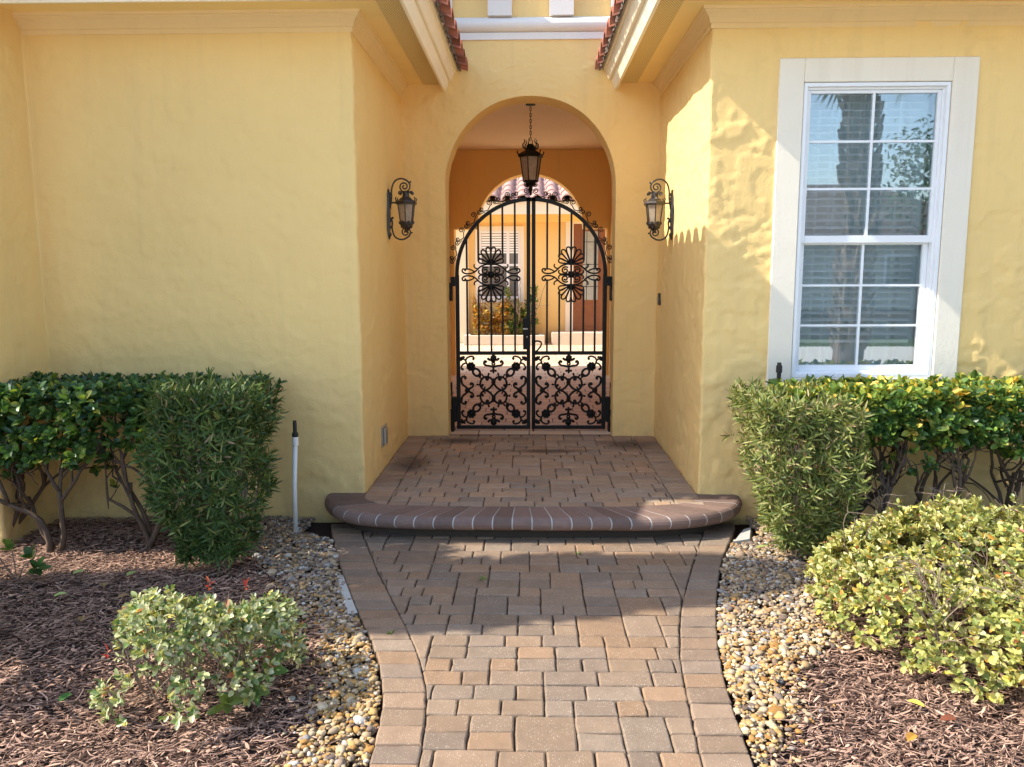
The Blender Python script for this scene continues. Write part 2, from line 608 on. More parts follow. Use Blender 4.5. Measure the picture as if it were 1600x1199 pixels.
# wall of the arch: two legs and the spandrel over the arch
AX0, AX1, AZ, AR = -0.722, 0.740, 2.335, 0.735
AC = (AX0 + AX1) / 2
AW = (AX1 - AX0) / 2
def arch_z(x, half=AW, c=AC):
    t = np.clip(np.abs((x - c) / half), 0, 1)
    return AZ + AR * (1 - t ** 2.12) ** (1 / 1.95)
def disp_y(V, y, sgn=-1):
    W = V.copy()
    h = stucco(V.reshape(-1, 3)).reshape(V.shape[:2])
    W[:, :, 1] = y + sgn * h
    return W
am = MB()
ZT = 3.53
def leg(x0, x1):
    xs = np.linspace(x0, x1, int((x1 - x0) / 0.016) + 2)
    zs = np.linspace(0.0, ZT, 220)
    V = np.zeros((len(xs), len(zs), 3))
    V[:, :, 0] = xs[:, None]; V[:, :, 1] = YA; V[:, :, 2] = zs[None, :]
    am.grid(disp_y(V, YA))
leg(XL - 0.02, AX0); leg(AX1, XR + 0.02)
th = np.linspace(PI, 0, 120)
xs = AC + AW * np.cos(th)
tt = np.linspace(0, 1, 70)
V = np.zeros((len(xs), len(tt), 3))
za = arch_z(xs)
V[:, :, 0] = xs[:, None]; V[:, :, 1] = YA; V[:, :, 2] = za[:, None] * (1 - tt) + ZT * tt
am.grid(disp_y(V, YA))
# reveal
zj = np.linspace(0.0, AZ, 90)
inner = np.concatenate([np.stack([np.full(90, AX0), zj], 1), np.stack([xs, za], 1)[1:-1], np.stack([np.full(90, AX1), zj[::-1]], 1)])
ys = np.linspace(0, 0.28, 14)
V = np.zeros((len(inner), len(ys), 3))
V[:, :, 0] = inner[:, 0][:, None]; V[:, :, 1] = YA + ys[None, :]; V[:, :, 2] = inner[:, 1][:, None]
h = stucco(V.reshape(-1, 3)).reshape(V.shape[:2])
V[:, 0, 1] -= h[:, 0]
d = np.gradient(inner, axis=0); d /= np.linalg.norm(d, axis=1)[:, None]
nrm = np.stack([d[:, 1], -d[:, 0]], 1)          # towards the opening
amp = np.minimum(1, ys / 0.05)[None, :] * h * 0.8
V[:, :, 0] += nrm[:, 0][:, None] * amp; V[:, :, 2] += nrm[:, 1][:, None] * amp
am.grid(V)
# back face of that wall
YB = YA + 0.28
n2 = len(inner)
out = inner.copy()
for i, (x, z) in enumerate(inner):
    if z < AZ and x < 0: out[i] = (-1.3, z)
    elif z < AZ: out[i] = (1.3, z)
    else:
        out[i] = (x * 1.3 / AW, 3.4)
am.grid(np.stack([np.stack([inner[:, 0], np.full(n2, YB), inner[:, 1]], 1), np.stack([out[:, 0], np.full(n2, YB), out[:, 1]], 1)], 1))
part(am, 'arch_wall', 'stucco', smooth=True)

# passage: side walls, ceiling, end wall with stepped arch
YE = 11.136
pw = MB()
for x in (-1.10, 1.12):
    s_ = 1 if x < 0 else -1
    part(MB().box(min(x, x - s_ * 0.2), max(x, x - s_ * 0.2), YB + .004, YE, 0.0, 3.252), 'passage_wall', 'stucco')
part(MB().box(-1.3, 1.32, YB + .004, YE + 0.3, 3.254, 3.30), 'ceiling', 'ceil')
em = MB()
CX, CR, CZ = 0.015, 0.735, 2.195
for y0, y1 in ((YE, YE + 0.3),):
    th2 = np.linspace(PI, 0, 60)
    ax = CX + CR * np.cos(th2); az = CZ + CR * np.sin(th2)
    for y in (y0, y1):
        A = np.stack([ax, np.full(60, y), az], 1); B = np.stack([ax, np.full(60, y), np.full(60, 3.25)], 1)
        em.grid(np.stack([A, B], 1))
    A = np.stack([ax, np.full(60, y0), az], 1); B = np.stack([ax, np.full(60, y1), az], 1)
    em.grid(np.stack([A, B], 1))
    em.box(-1.098, CX - CR, y0, y1, CZ, 3.25)
    em.box(CX + CR, 1.118, y0, y1, CZ, 3.25)
    em.box(-6.0, -1.04, y0 + .002, y1, 0.0, CZ - .002); em.box(1.075, 6.0, y0 + .002, y1, 0.0, CZ - .002)
    em.box(-6.0, -1.10, y0 + .003, y1 - .001, CZ, 3.25); em.box(1.12, 6.0, y0 + .003, y1 - .001, CZ, 3.25)
part(em, 'passage_wall', 'stucco')
part(MB().box(-6, 6, YA + 0.03, YE + 0.62, 3.33, 3.42), 'roof_slab', 'soffit')

# upper storey over the arch
um = MB()
um.box(-6, 6, YA + 0.02, YA + 0.2, 3.50, 6.5)
part(um, 'upper_wall', 'stucco')
bn = MB()
Xs = np.array([-1.2, 1.2])
prof = [(0.0, 3.515), (0.035, 3.52), (0.035, 3.575), (0.02, 3.58)]
prof += [(0.02 + 0.06 * math.sin(a), 3.636 - 0.056 * math.cos(a)) for a in np.linspace(0.2, PI - 0.2, 9)] + [(0.02, 3.70), (0.0, 3.70)]
A = np.array([[(x, YA + 0.018 - o, z) for (o, z) in prof] for x in Xs])
bn.grid(A)
part(bn, 'band_course', 'band', smooth=False)
pc = MB()
for xc in (-0.74, -0.243, 0.268, 0.78):
    pc.box(xc - 0.10, xc + 0.10, YA - 0.05, YA + 0.018, 3.702, 5.2)
part(pc, 'pilaster', 'band')
part(MB().box(-5.0, -1.10, 6.31, YA + 0.018, 3.98, 4.8), 'upper_band', 'cornice')

# ------------------------------------------------------------------ cornice, soffit, fascia
def sweep(path, prof):
    P = [np.array(p, float) for p in path]
    n = len(P)
    offs = []
    for i in range(n):
        ts = []
        if i > 0: t = P[i] - P[i - 1]; ts.append(t / np.linalg.norm(t))
        if i < n - 1: t = P[i + 1] - P[i]; ts.append(t / np.linalg.norm(t))
        ns = [np.array([t[1], -t[0]]) for t in ts]
        m = sum(ns); m /= np.linalg.norm(m)
        offs.append(m / max(0.2, m.dot(ns[0])))
    V = np.array([[(P[i][0] + offs[i][0] * o, P[i][1] + offs[i][1] * o, z) for (o, z) in prof] for i in range(n)])
    mb = MB()
    # separate the runs so every mitre stays sharp
    for i in range(n - 1):
        mb.grid(V[i:i + 2])
    return mb

corn = [(-0.01, 3.055), (0.010, 3.055), (0.012, 3.082), (0.020, 3.086), (0.026, 3.110), (0.040, 3.130), (0.058, 3.143), (0.060, 3.150), (0.070, 3.153), (0.072, 3.174)]
cl = sweep([(XW, YF), (XL, YF), (XL, YA)], corn)
part(cl, 'cornice', 'cornice')
part(sweep([(XR, YA), (XR, YF), (5.6, YF)], corn), 'cornice', 'cornice')
YFA = 4.67
FXL, FXR = -0.717, 0.728
fas = [(-0.012, 3.172), (-0.012, 3.112), (0.0, 3.110), (0.008, 3.112), (0.038, 3.184), (0.040, 3.190), (0.054, 3.190), (0.062, 3.196), (0.092, 3.262), (0.094, 3.268), (0.106, 3.268), (0.120, 3.300), (0.0, 3.325)]
part(sweep([(XW, YFA), (FXL, YFA), (FXL, YA)], fas), 'fascia', 'fascia')
part(sweep([(FXR, YA), (FXR, YFA), (6.2, YFA)], fas), 'fascia', 'fascia')
part(sweep([(-7.0, 4.27), (-3.0, 4.27), (-3.0, 4.66)], fas), 'fascia', 'fascia')
sf = MB()
sf.add([(XW, YFA, 3.17), (FXL, YFA, 3.17), (FXL, YA, 3.17), (XL, YA, 3.17), (XL, YF, 3.17), (XW, YF, 3.17)], [(0, 1, 4, 5), (1, 2, 3, 4)])
sf.add([(-7, 4.27, 3.17), (-3.0, 4.27, 3.17), (-3.0, 4.668, 3.17), (-7, 4.668, 3.17)], [(0, 1, 2, 3)])
part(sf, 'soffit', 'soffit')
sf = MB()
sf.add([(6.2, YFA, 3.17), (FXR, YFA, 3.17), (FXR, YA, 3.17), (XR, YA, 3.17), (XR, YF, 3.17), (6.2, YF, 3.17)], [(0, 1, 4, 5), (1, 2, 3, 4)])
part(sf, 'soffit', 'soffit')
part(MB().box(FXL - 0.175, FXL - 0.02, YFA + 0.02, YA - 0.02, 3.164, 3.167), 'soffit_vent', 'vent')
part(MB().box(FXR + 0.02, FXR + 0.175, YFA + 0.02, YA - 0.02, 3.164, 3.167), 'soffit_vent', 'vent')

# ------------------------------------------------------------------ tiled roofs
SL = 0.34
def tile_col(n):
    a = rng.random((n, 1))
    return np.array([0.30, 0.105, 0.065]) * (0.65 + 0.7 * a) + np.array([0.06, 0.04, 0.03]) * rng.random((n, 1))
def barrel(mb, p0, dirv, length, r0=0.098, hgt=0.085, flip=1, course=0.40):
    """overlapping clay covers laid up the slope from the eave point p0"""
    dirv = np.array(dirv, float)
    side = np.array([-dirv[1], dirv[0], 0.0])
    up = np.array([0, 0, 1.0])
    n = max(1, int(round(length / course)))
    a = np.linspace(0, PI, 11)
    for k in range(n):
        s0, s1 = k * course, min(length, (k + 1) * course + 0.05)
        rows = []
        for s_, rr, lift in ((s0, r0, 0.012), (s1, r0 * 0.86, 0.0)):
            c = np.array(p0) + dirv * s_ + up * (SL * s_ + lift)
            rows.append(c + side[None, :] * (rr * np.cos(a))[:, None] + up[None, :] * (flip * hgt * rr / r0 * np.sin(a))[:, None])
        for q in list(rows):
            pass
        inn = []
        for s_, rr, lift in ((s0, r0 - .014, 0.012), (s1, r0 * 0.86 - .014, 0.0)):
            c = np.array(p0) + dirv * s_ + up * (SL * s_ + lift)
            inn.append(c + side[None, :] * (rr * np.cos(a))[:, None] + up[None, :] * (flip * (hgt - .014) * rr / r0 * np.sin(a))[:, None])
        col = tile_col(1)[0]
        mb.grid(np.stack(rows, 0), col)
        mb.grid(np.stack(inn, 0), col)
        mb.grid(np.stack([rows[0], inn[0]], 0), col)
TZ = 3.262
def roof(side):
    sg = -1 if side == 'l' else 1
    mb = MB()
    xe = -0.514 if sg < 0 else 0.551
    for k in range(0, 10):
        y = 4.66 + 0.245 * k
        L = min(2.6, max(0.35, (y - 4.45)))
        barrel(mb, (xe, y, TZ), (sg, 0, 0), L)
        yp = y + 0.1225
        barrel(mb, (xe + sg * 0.10, yp, TZ + 0.05), (sg, 0, 0), max(0.35, L), 0.085, 0.05, -1)
    x = xe + sg * 0.12
    while abs(x) < 5.2:
        L = min(2.4, max(0.35, abs(x - xe)))
        barrel(mb, (x, 4.46, TZ), (0, 1, 0), L)
        barrel(mb, (x + sg * 0.1225, 4.54, TZ + 0.05), (0, 1, 0), L, 0.085, 0.05, -1)
        x += sg * 0.245
        if sg < 0 and x < -3.0: break
    if sg < 0:
        x = -2.95
        while x > -7:
            barrel(mb, (x, 4.03, TZ), (0, 1, 0), 2.4)
            barrel(mb, (x - 0.1225, 4.05, TZ + 0.035), (0, 1, 0), 2.4, 0.085, 0.05, -1)
            x -= 0.245
    o = part(mb, 'roof_tiles', 'tile', smooth=True)
    dk = MB()
    xe2 = FXL + 0.08 if sg < 0 else FXR - 0.08
    hz = lambda d: 3.285 + SL * d
    far = sg * 6.5
    dk.add([(xe2, 4.6, hz(0)), (xe2, YA + .01, hz(0)), (xe2 + sg * 2.4, YA + .01, hz(2.4)), (far, YA + .01, hz(2.4)), (far, 4.6, hz(0))],
           [(0, 1, 2), (0, 2, 3, 4)])
    if sg < 0:
        dk.add([(-2.98, 4.2, hz(0) - .01), (-7, 4.2, hz(0) - .01), (-7, 6.6, hz(2.4)), (-2.98, 6.6, hz(2.4))], [(0, 1, 2, 3)])
    part(dk, 'roof_deck', 'mortar')
    # mortar packed under the first tiles
    mm = MB()
    yy = np.linspace(4.6, YA, 180)
    zz = np.linspace(3.27, 3.335, 7)
    x0 = (FXL + 0.135) if sg < 0 else (FXR - 0.135)
    V = np.zeros((180, 7, 3)); V[:, :, 1] = yy[:, None]; V[:, :, 2] = zz[None, :]
    V[:, :, 0] = x0 - sg * 0.02 * (fbm(np.stack(np.broadcast_arrays(yy[:, None] * 30, zz[None, :] * 30, 0 * yy[:, None]), -1).reshape(-1, 3), 3, 3).reshape(180, 7))
    mm.grid(V)
    part(mm, 'mortar_bed', 'mortar')
roof('l'); roof('r')

# ------------------------------------------------------------------ window of the right wall
wtrim = MB()
TX0, TX1, TZ0, TZ1 = 1.519, 2.717, 0.80, 2.877
IX0, IX1, IZ0, IZ1 = 1.671, 2.563, 0.925, 2.737
tp = 0.022
def trim_piece(x0, x1, z0, z1):
    wtrim.box(x0, x1, YF - tp, YF + 0.12, z0, z1)
trim_piece(TX0, IX0, TZ0, TZ1); trim_piece(IX1, TX1, TZ0, TZ1)
trim_piece(IX0 + .0005, IX1 - .0005, IZ1, TZ1); trim_piece(IX0 + .0005, IX1 - .0005, TZ0, IZ0)
win = part(wtrim, 'window', 'trim', bevel=0.006)
fr = MB()
def frame(mb, x0, x1, z0, z1, w, y0, y1, wb=None, wt=None):
    wb = wb or w; wt = wt or w
    mb.box(x0, x0 + w, y0, y1, z0, z1); mb.box(x1 - w, x1, y0, y1, z0, z1)
    mb.box(x0 + w + .0003, x1 - w - .0003, y0 + .0005, y1, z0, z0 + wb); mb.box(x0 + w + .0003, x1 - w - .0003, y0 + .0005, y1, z1 - wt, z1)
frame(fr, IX0 + .004, IX1 - .004, IZ0 + .002, IZ1 - .003, 0.022, YF - 0.012, YF + 0.09)
frame(fr, IX0 + .026, IX1 - .026, IZ0 + .024, IZ1 - .025, 0.014, YF + 0.012, YF + 0.09)
part(fr, 'window_frame', 'vinyl', win, bevel=0.002)
ZM = 1.795
def sash(x0, x1, z0, z1, y, w, wb, wt, vz):
    s_ = MB()
    frame(s_, x0, x1, z0, z1, w, y, y + 0.03, wb, wt)
    o = part(s_, 'sash', 'vinyl', win, bevel=0.002)
    g0, g1, h0, h1 = x0 + w, x1 - w, z0 + wb, z1 - wt
    mu = MB()
    xm = (g0 + g1) / 2
    zc = [h0 + (h1 - h0) / 3, h0 + 2 * (h1 - h0) / 3]
    mu.box(xm - 0.0075, xm + 0.0075, y + 0.004, y + 0.013, h0, h1)
    for z in zc:
        mu.box(g0, xm - 0.0078, y + 0.005, y + 0.012, z - 0.0068, z + 0.0068)
        mu.box(xm + 0.0078, g1, y + 0.005, y + 0.012, z - 0.0068, z + 0.0068)
    part(mu, 'muntin', 'vinyl', win)
    part(MB().add([(g0 - .003, y + .017, h0 - .003), (g1 + .003, y + .017, h0 - .003), (g1 + .003, y + .017, h1 + .003), (g0 - .003, y + .017, h1 + .003)], [(0, 1, 2, 3)]), 'glass', 'glass', win)
sash(IX0 + .040, IX1 - .040, ZM - 0.02, IZ1 - .040, YF + 0.025, 0.020, 0.045, 0.018, 0)
sash(IX0 + .042, IX1 - .042, IZ0 + .038, ZM - 0.001, YF + 0.060, 0.030, 0.035, 0.030, 0)
bl = MB()
z = 2.70
while z > 1.17:
    dx = 0.0
    bl.add([(1.69, YF + .135, z - .010), (2.47, YF + .135, z - .010), (2.47, YF + .160, z + .003), (1.69, YF + .160, z + .003), (1.69, YF + .180, z + .007), (2.47, YF + .180, z + .007)], [(0, 1, 2, 3), (3, 2, 5, 4)])
    bl.box(1.69, 2.47, YF + .1345, YF + .1365, z - .0125, z - .0095)
    z -= 0.0455
bl.box(1.69, 2.47, YF + .14, YF + .18, 1.135, 1.155)
for xc in (1.83, 2.08, 2.33):
    bl.box(xc - .0012, xc + .0012, YF + .133, YF + .1338, 1.15, 2.72)
part(bl, 'blind', 'blind', win)
cu = MB()
xx = np.linspace(1.55, 2.75, 160)
zz = np.linspace(0.3, 2.8, 10)
V = np.zeros((160, 10, 3)); V[:, :, 0] = xx[:, None]; V[:, :, 2] = zz[None, :]
V[:, :, 1] = (YF + 0.235 + 0.035 * np.sin(xx * 52 + 1.5 * np.sin(xx * 9)))[:, None]
cu.grid(V)
part(cu, 'curtain', 'curtain', win, smooth=True)
rm = MB()
rm.add([(1.2, YF + .13, .2), (5, YF + .13, .2), (5, 9, .2), (1.2, 9, .2), (1.2, YF + .13, 3.0), (5, YF + .13, 3.0), (5, 9, 3.0), (1.2, 9, 3.0)], [(0, 1, 2, 3), (4, 5, 6, 7), (1, 2, 6, 5), (2, 3, 7, 6), (3, 0, 4, 7)])
part(rm, 'room', 'room')

# ------------------------------------------------------------------ ground
g = MB().add([(-150, -150, -0.05), (150, -150, -0.05), (150, 150, -0.05), (-150, 150, -0.05)], [(0, 1, 2, 3)])
struct(g.build('ground', M['soil']))
g = MB().add([(-60, -9, -0.03), (60, -9, -0.03), (60, -7.0, -0.03), (-60, -7.0, -0.03)], [(0, 1, 2, 3)])
struct(g.build('lawn', M['lawn']))
g = MB().add([(-60, -7, -0.026), (60, -7, -0.026), (60, 1.3, -0.026), (-60, 1.3, -0.026)], [(0, 1, 2, 3)])
struct(g.build('bounce_ground', m_plain('pale_bounce_ground', (0.74, 0.70, 0.62), 0.9, 0.2, var=0.12, scale=3)))  # added unseen pale ground, reflects sunlight onto the shaded walls and soffits
g = MB().add([(-60, -17, -0.04), (60, -17, -0.04), (60, -9.2, -0.04), (-60, -9.2, -0.04)], [(0, 1, 2, 3)])
struct(g.build('road', M['asphalt']))

def smoothf(tab):
    y = np.array([t[0] for t in tab])[::-1]
    x = np.array([t[1] for t in tab])[::-1]
    Y = np.linspace(-6, 6, 1201)
    X = np.interp(Y, y, x)
    k = 31
    Xp = np.pad(X, k // 2, mode='edge')
    X = np.convolve(Xp, np.ones(k) / k, 'valid')
    return lambda q: np.interp(q, Y, X)
oL = smoothf([(4.95, -1.30), (4.21, -1.06), (3.55, -.81), (3.17, -.645), (2.77, -.545), (2.38, -.525), (-6, -.525)])
iL = smoothf([(4.95, -1.11), (4.12, -.83), (3.62, -.64), (3.17, -.47), (2.82, -.385), (2.39, -.36), (-6, -.36)])
oR = smoothf([(4.95, 1.34), (4.24, 1.06), (3.57, .88), (3.08, .785), (2.7, .75), (2.4, .735), (-6, .735)])
iR = smoothf([(4.95, 1.14), (4.05, .85), (3.57, .71), (3.08, .62), (2.74, .595), (2.4, .565), (-6, .565)])

PCOL = np.array([[.335, .240, .172], [.345, .252, .186], [.325, .236, .176], [.355, .248, .176], [.300, .228, .180], [.370, .246, .164], [.325, .252, .198]])
def paver(mb, q, z=0.0, g=0.0022, col=None, b=0.007, dep=0.05):
    """one tumbled paver from four plan corners (ccw)"""
    q = np.array(q, float)
    c = q.mean(0)
    def inset(d):
        out = []
        for i in range(4):
            a, p, e = q[i - 1], q[i], q[(i + 1) % 4]
            u = (a - p) / (np.linalg.norm(a - p) + 1e-9); v = (e - p) / (np.linalg.norm(e - p) + 1e-9)
            out.append(p + (u + v) * d)
        return np.array(out)
    small = min(np.linalg.norm(q[i] - q[i - 1]) for i in range(4)) < 0.03
    if small:
        b = 0.004
    tz = z + rng.normal(0, 0.0012)
    tilt = rng.normal(0, 0.007, 2)
    jit = rng.normal(0, 0.0005 if small else 0.0014, (12, 2))
    rnd = 0.001 if small else rng.uniform(.003, .007)
    rings = []
    for d, dz in ((g, -dep), (g, -b * 1.2), (g + b * .35, -b * .4), (g + b, 0.0)):
        k4 = inset(d)
        r = []
        for i in range(4):
            p, e, a = k4[i], k4[(i + 1) % 4], k4[i - 1]
            le = (e - p) / (np.linalg.norm(e - p) + 1e-9); la = (a - p) / (np.linalg.norm(a - p) + 1e-9)
            r += [p + la * rnd, p + le * rnd, (p + e) / 2]
        r = np.array(r) + jit + rng.normal(0, .0006, (12, 2))
        rings.append(np.concatenate([r, (tz + dz + (r - c) @ tilt)[:, None]], 1))
    V = np.concatenate(rings)
    F = []
    for k in range(3):
        for i in range(12):
            j = (i + 1) % 12
            F.append((k * 12 + i, k * 12 + j, k * 12 + 12 + j, k * 12 + 12 + i))
    F.append(tuple(range(36, 48)))
    if col is None:
        col = PCOL[rng.integers(len(PCOL))] * rng.uniform(0.85, 1.12)
    mb.add(V, F, col)

def field(mb, y0, y1, fl, fr_, z, row=0.108, unit=0.054, colmul=1.0):
    x0 = min(fl(y0), fl(y1), fl((y0 + y1) / 2)) - 0.2
    x1 = max(fr_(y0), fr_(y1), fr_((y0 + y1) / 2)) + 0.2
    nc = int((x1 - x0) / unit) + 1
    nr = int(round((y1 - y0) / row))
    row = (y1 - y0) / nr
    occ = np.zeros((nr, nc), bool)
    for r in range(nr):
        c = 0
        while c < nc:
            if occ[r, c]:
                c += 1
                continue
            free = 0
            while c + free < nc and not occ[r, c + free]:
                free += 1
            ch = [w for w in (2, 3, 3, 3, 4) if w == free or w <= free - 2]
            w = random.choice(ch) if ch else free
            hgt = 1
            if w in (3, 4) and r + 1 < nr and random.random() < 0.08:
                # two courses high: keep the next row fillable
                left = 0
                while c - left - 1 >= 0 and not occ[r + 1, c - left - 1]: left += 1
                if left != 1: hgt = 2
            occ[r:r + hgt, c:c + w] = True
            ya, yb = y0 + r * row, y0 + (r + hgt) * row
            xa, xb = x0 + c * unit, x0 + (c + w) * unit
            la, lb, ra, rb = fl(ya), fl(yb), fr_(ya), fr_(yb)
            q = [[max(xa, la), ya], [min(xb, ra), ya], [min(xb, rb), yb], [max(xa, lb), yb]]
            wa, wb = q[1][0] - q[0][0], q[2][0] - q[3][0]
            if wa > 0.006 or wb > 0.006:
                if wa < 0.012: q[1][0] = q[0][0] + 0.012
                if wb < 0.012: q[2][0] = q[3][0] + 0.012
                paver(mb, q, z, col=PCOL[rng.integers(len(PCOL))] * rng.uniform(0.85, 1.12) * colmul)
            c += w

pm = MB()
field(pm, 1.3, 4.74, iL, iR, 0.0, 0.108, colmul=np.array([.73, .71, .66]))
for fo, fi, sg in ((oL, iL, -1), (oR, iR, 1)):
    y = 1.3
    while y < 4.86:
        y2 = y + 0.108 * rng.uniform(.93, 1.07)
        q = [[fo(y), y], [fi(y), y], [fi(y2), y2], [fo(y2), y2]]
        if sg > 0: q = [q[1], q[0], q[3], q[2]]
        # radial joints on the curve
        k = 0.35
        paver(pm, q, 0.001, col=PCOL[rng.integers(len(PCOL))] * rng.uniform(.64, .82) * np.array([1, .97, .91]))
        y = y2
path = struct(pm.build('path', M['paver']))
sb = MB()
Yq = np.linspace(1.3, 4.9, 60)
sb.grid(np.stack([np.stack([oL(Yq) + .004, Yq, np.full(60, -0.013)], 1), np.stack([oR(Yq) - .004, Yq, np.full(60, -0.013)], 1)], 1))
struct(sb.build('path_joint_sand', M['sand']))

# porch: paving, soldier courses along the walls, bull-nosed step
innr = catmull([(-1.075, 5.10), (-1.06, 4.97), (-0.98, 4.875), (-0.85, 4.82), (-0.4, 4.795), (0.0, 4.79), (0.4, 4.795), (0.80, 4.825), (0.98, 4.885), (1.075, 4.975), (1.095, 5.10)], 12)
outr = catmull([(-1.35, 5.10), (-1.325, 4.95), (-1.225, 4.765), (-1.04, 4.635), (-0.78, 4.57), (-0.38, 4.547), (0.0, 4.54), (0.4, 4.545), (0.80, 4.565), (1.07, 4.635), (1.26, 4.77), (1.36, 4.95), (1.39, 5.10)], 12)
def pl(y):
    if y >= 5.10: return -1.085
    m = innr[innr[:, 0] < 0]
    o_ = np.argsort(m[:, 1])
    return float(np.interp(y, m[o_, 1], m[o_, 0]))
def pr(y):
    if y >= 5.10: return 1.105
    m = innr[innr[:, 0] > 0]
    o_ = np.argsort(m[:, 1])
    return float(np.interp(y, m[o_, 1], m[o_, 0]))
po = MB()
field(po, 4.80, 7.0, lambda y: -0.90 + 0.0 * y, lambda y: 0.925 + 0.0 * y, HP, 0.11, 0.054, np.array([.96, .95, .90]))
for sg in (-1, 1):
    y = 4.80
    while y < 6.98:
        y2 = min(y + 0.112 * rng.uniform(.93, 1.07), 7.0)
        if sg < 0: q = [[-1.085, y], [-.90, y], [-.90, y2], [-1.085, y2]]
        else: q = [[.925, y], [1.105, y], [1.105, y2], [.925, y2]]
        if True:
            paver(po, q, HP + .001, col=PCOL[rng.integers(len(PCOL))] * rng.uniform(.85, 1.1) * np.array([.96, .95, .90]))
        y = y2
struct(po.build('porch', M['paver']))
pb = MB()
pb.add([(-1.07, 4.99, HP - .013), (-0.85, 4.83, HP - .013), (.80, 4.84, HP - .013), (1.09, 5.0, HP - .013), (1.13, 7.02, HP - .013), (-1.11, 7.02, HP - .013)], [(0, 1, 2, 3, 4, 5)])
struct(pb.build('porch_joint_sand', M['sand']))

nb = 28
I_ = resample(innr, nb * 6 + 1)
O_ = resample(outr, nb * 6 + 1)
st = MB(); gr = MB()
def nose_ring(i, o, shrink=0.0):
    d = np.linalg.norm(o - i)
    u = (o - i) / d
    r = 0.043
    pts = [(0.004, HP - 0.085), (0.004, HP - .006 - shrink), (0.010, HP - shrink)]
    for a in np.linspace(PI / 2, -PI / 2, 9):
        pts.append((d - r + (r - shrink) * math.cos(a), HP - r + (r - shrink) * math.sin(a)))
    return np.array([(*(i + u * t), z) for t, z in pts])
for b_ in range(nb):
    rows = []
    gap = 0.0045
    for k in range(7):
        t = b_ * 6 + k
        i, o = I_[t].copy(), O_[t].copy()
        if k == 0 or k == 6:
            t2 = t + (1 if k == 0 else -1)
            i = i + (I_[t2] - i) / np.linalg.norm(I_[t2] - i) * gap * 0.8
            o = o + (O_[t2] - o) / np.linalg.norm(O_[t2] - o) * gap
        rows.append(nose_ring(i, o))
    cc = np.array([.19, .126, .102]) * rng.uniform(.72, 1.18) + np.array([.02, .015, .015]) * rng.random()
    dz_ = rng.normal(0, .0014)
    rows = [q + np.array([0, 0, dz_ + .004]) for q in rows]
    st.grid(np.array(rows), cc)
    for rr in (rows[0], rows[-1]):
        st.add(rr, [tuple(range(len(rr)))], cc)
stepo = struct(st.build('step', m_tint('step_brick', 0.7, 0.25, 30, 0.22, 0.35), smooth=False))
gr.grid(np.array([nose_ring(I_[t], O_[t], 0.003) for t in range(len(I_))]) + np.array([0, 0, .004]))
struct(gr.build('step_grout', M['grout'], smooth=True))
rs = MB()
A = np.array([(*(0.45 * I_[t] + 0.55 * O_[t]), -0.02) for t in range(len(I_))]); B = A.copy(); B[:, 2] = HP - 0.08
rs.grid(np.stack([A, B], 1))
struct(rs.build('step_riser', M['sand']))

# passage and courtyard floor
cf = MB().add([(-8, 7.0, HP + .002), (8, 7.0, HP + .002), (8, 18, HP + .002), (-8, 18, HP + .002)], [(0, 1, 2, 3)])
struct(cf.build('courtyard_floor', M['court']))

# ------------------------------------------------------------------ gravel and mulch
def gl(y):    # outer edge of the left gravel band
    return np.interp(y, [2.2, 2.56, 2.95, 3.28, 3.55, 4.0, 4.3, 4.7, 5.1], [-.80, -.78, -.80, -.93, -1.07, -1.33, -1.50, -1.66, -1.75])
def gr_(y):
    return np.interp(y, [2.2, 2.45, 2.7, 3.14, 3.38, 4.06, 4.5, 4.8, 5.1], [.74, .80, .95, 1.14, 1.34, 1.52, 1.60, 1.60, 1.60])
def in_step(x, y):
    return (np.abs(x) < 1.42) & (y > 4.55) & (y > 4.51 + 0.9 * np.clip(np.abs(x) - 1.0, 0, 1) ** 1.2 * 1.0)

def scatter(n, x0, x1, y0, y1):
    return np.stack([rng.uniform(x0, x1, n), rng.uniform(y0, y1, n)], 1)

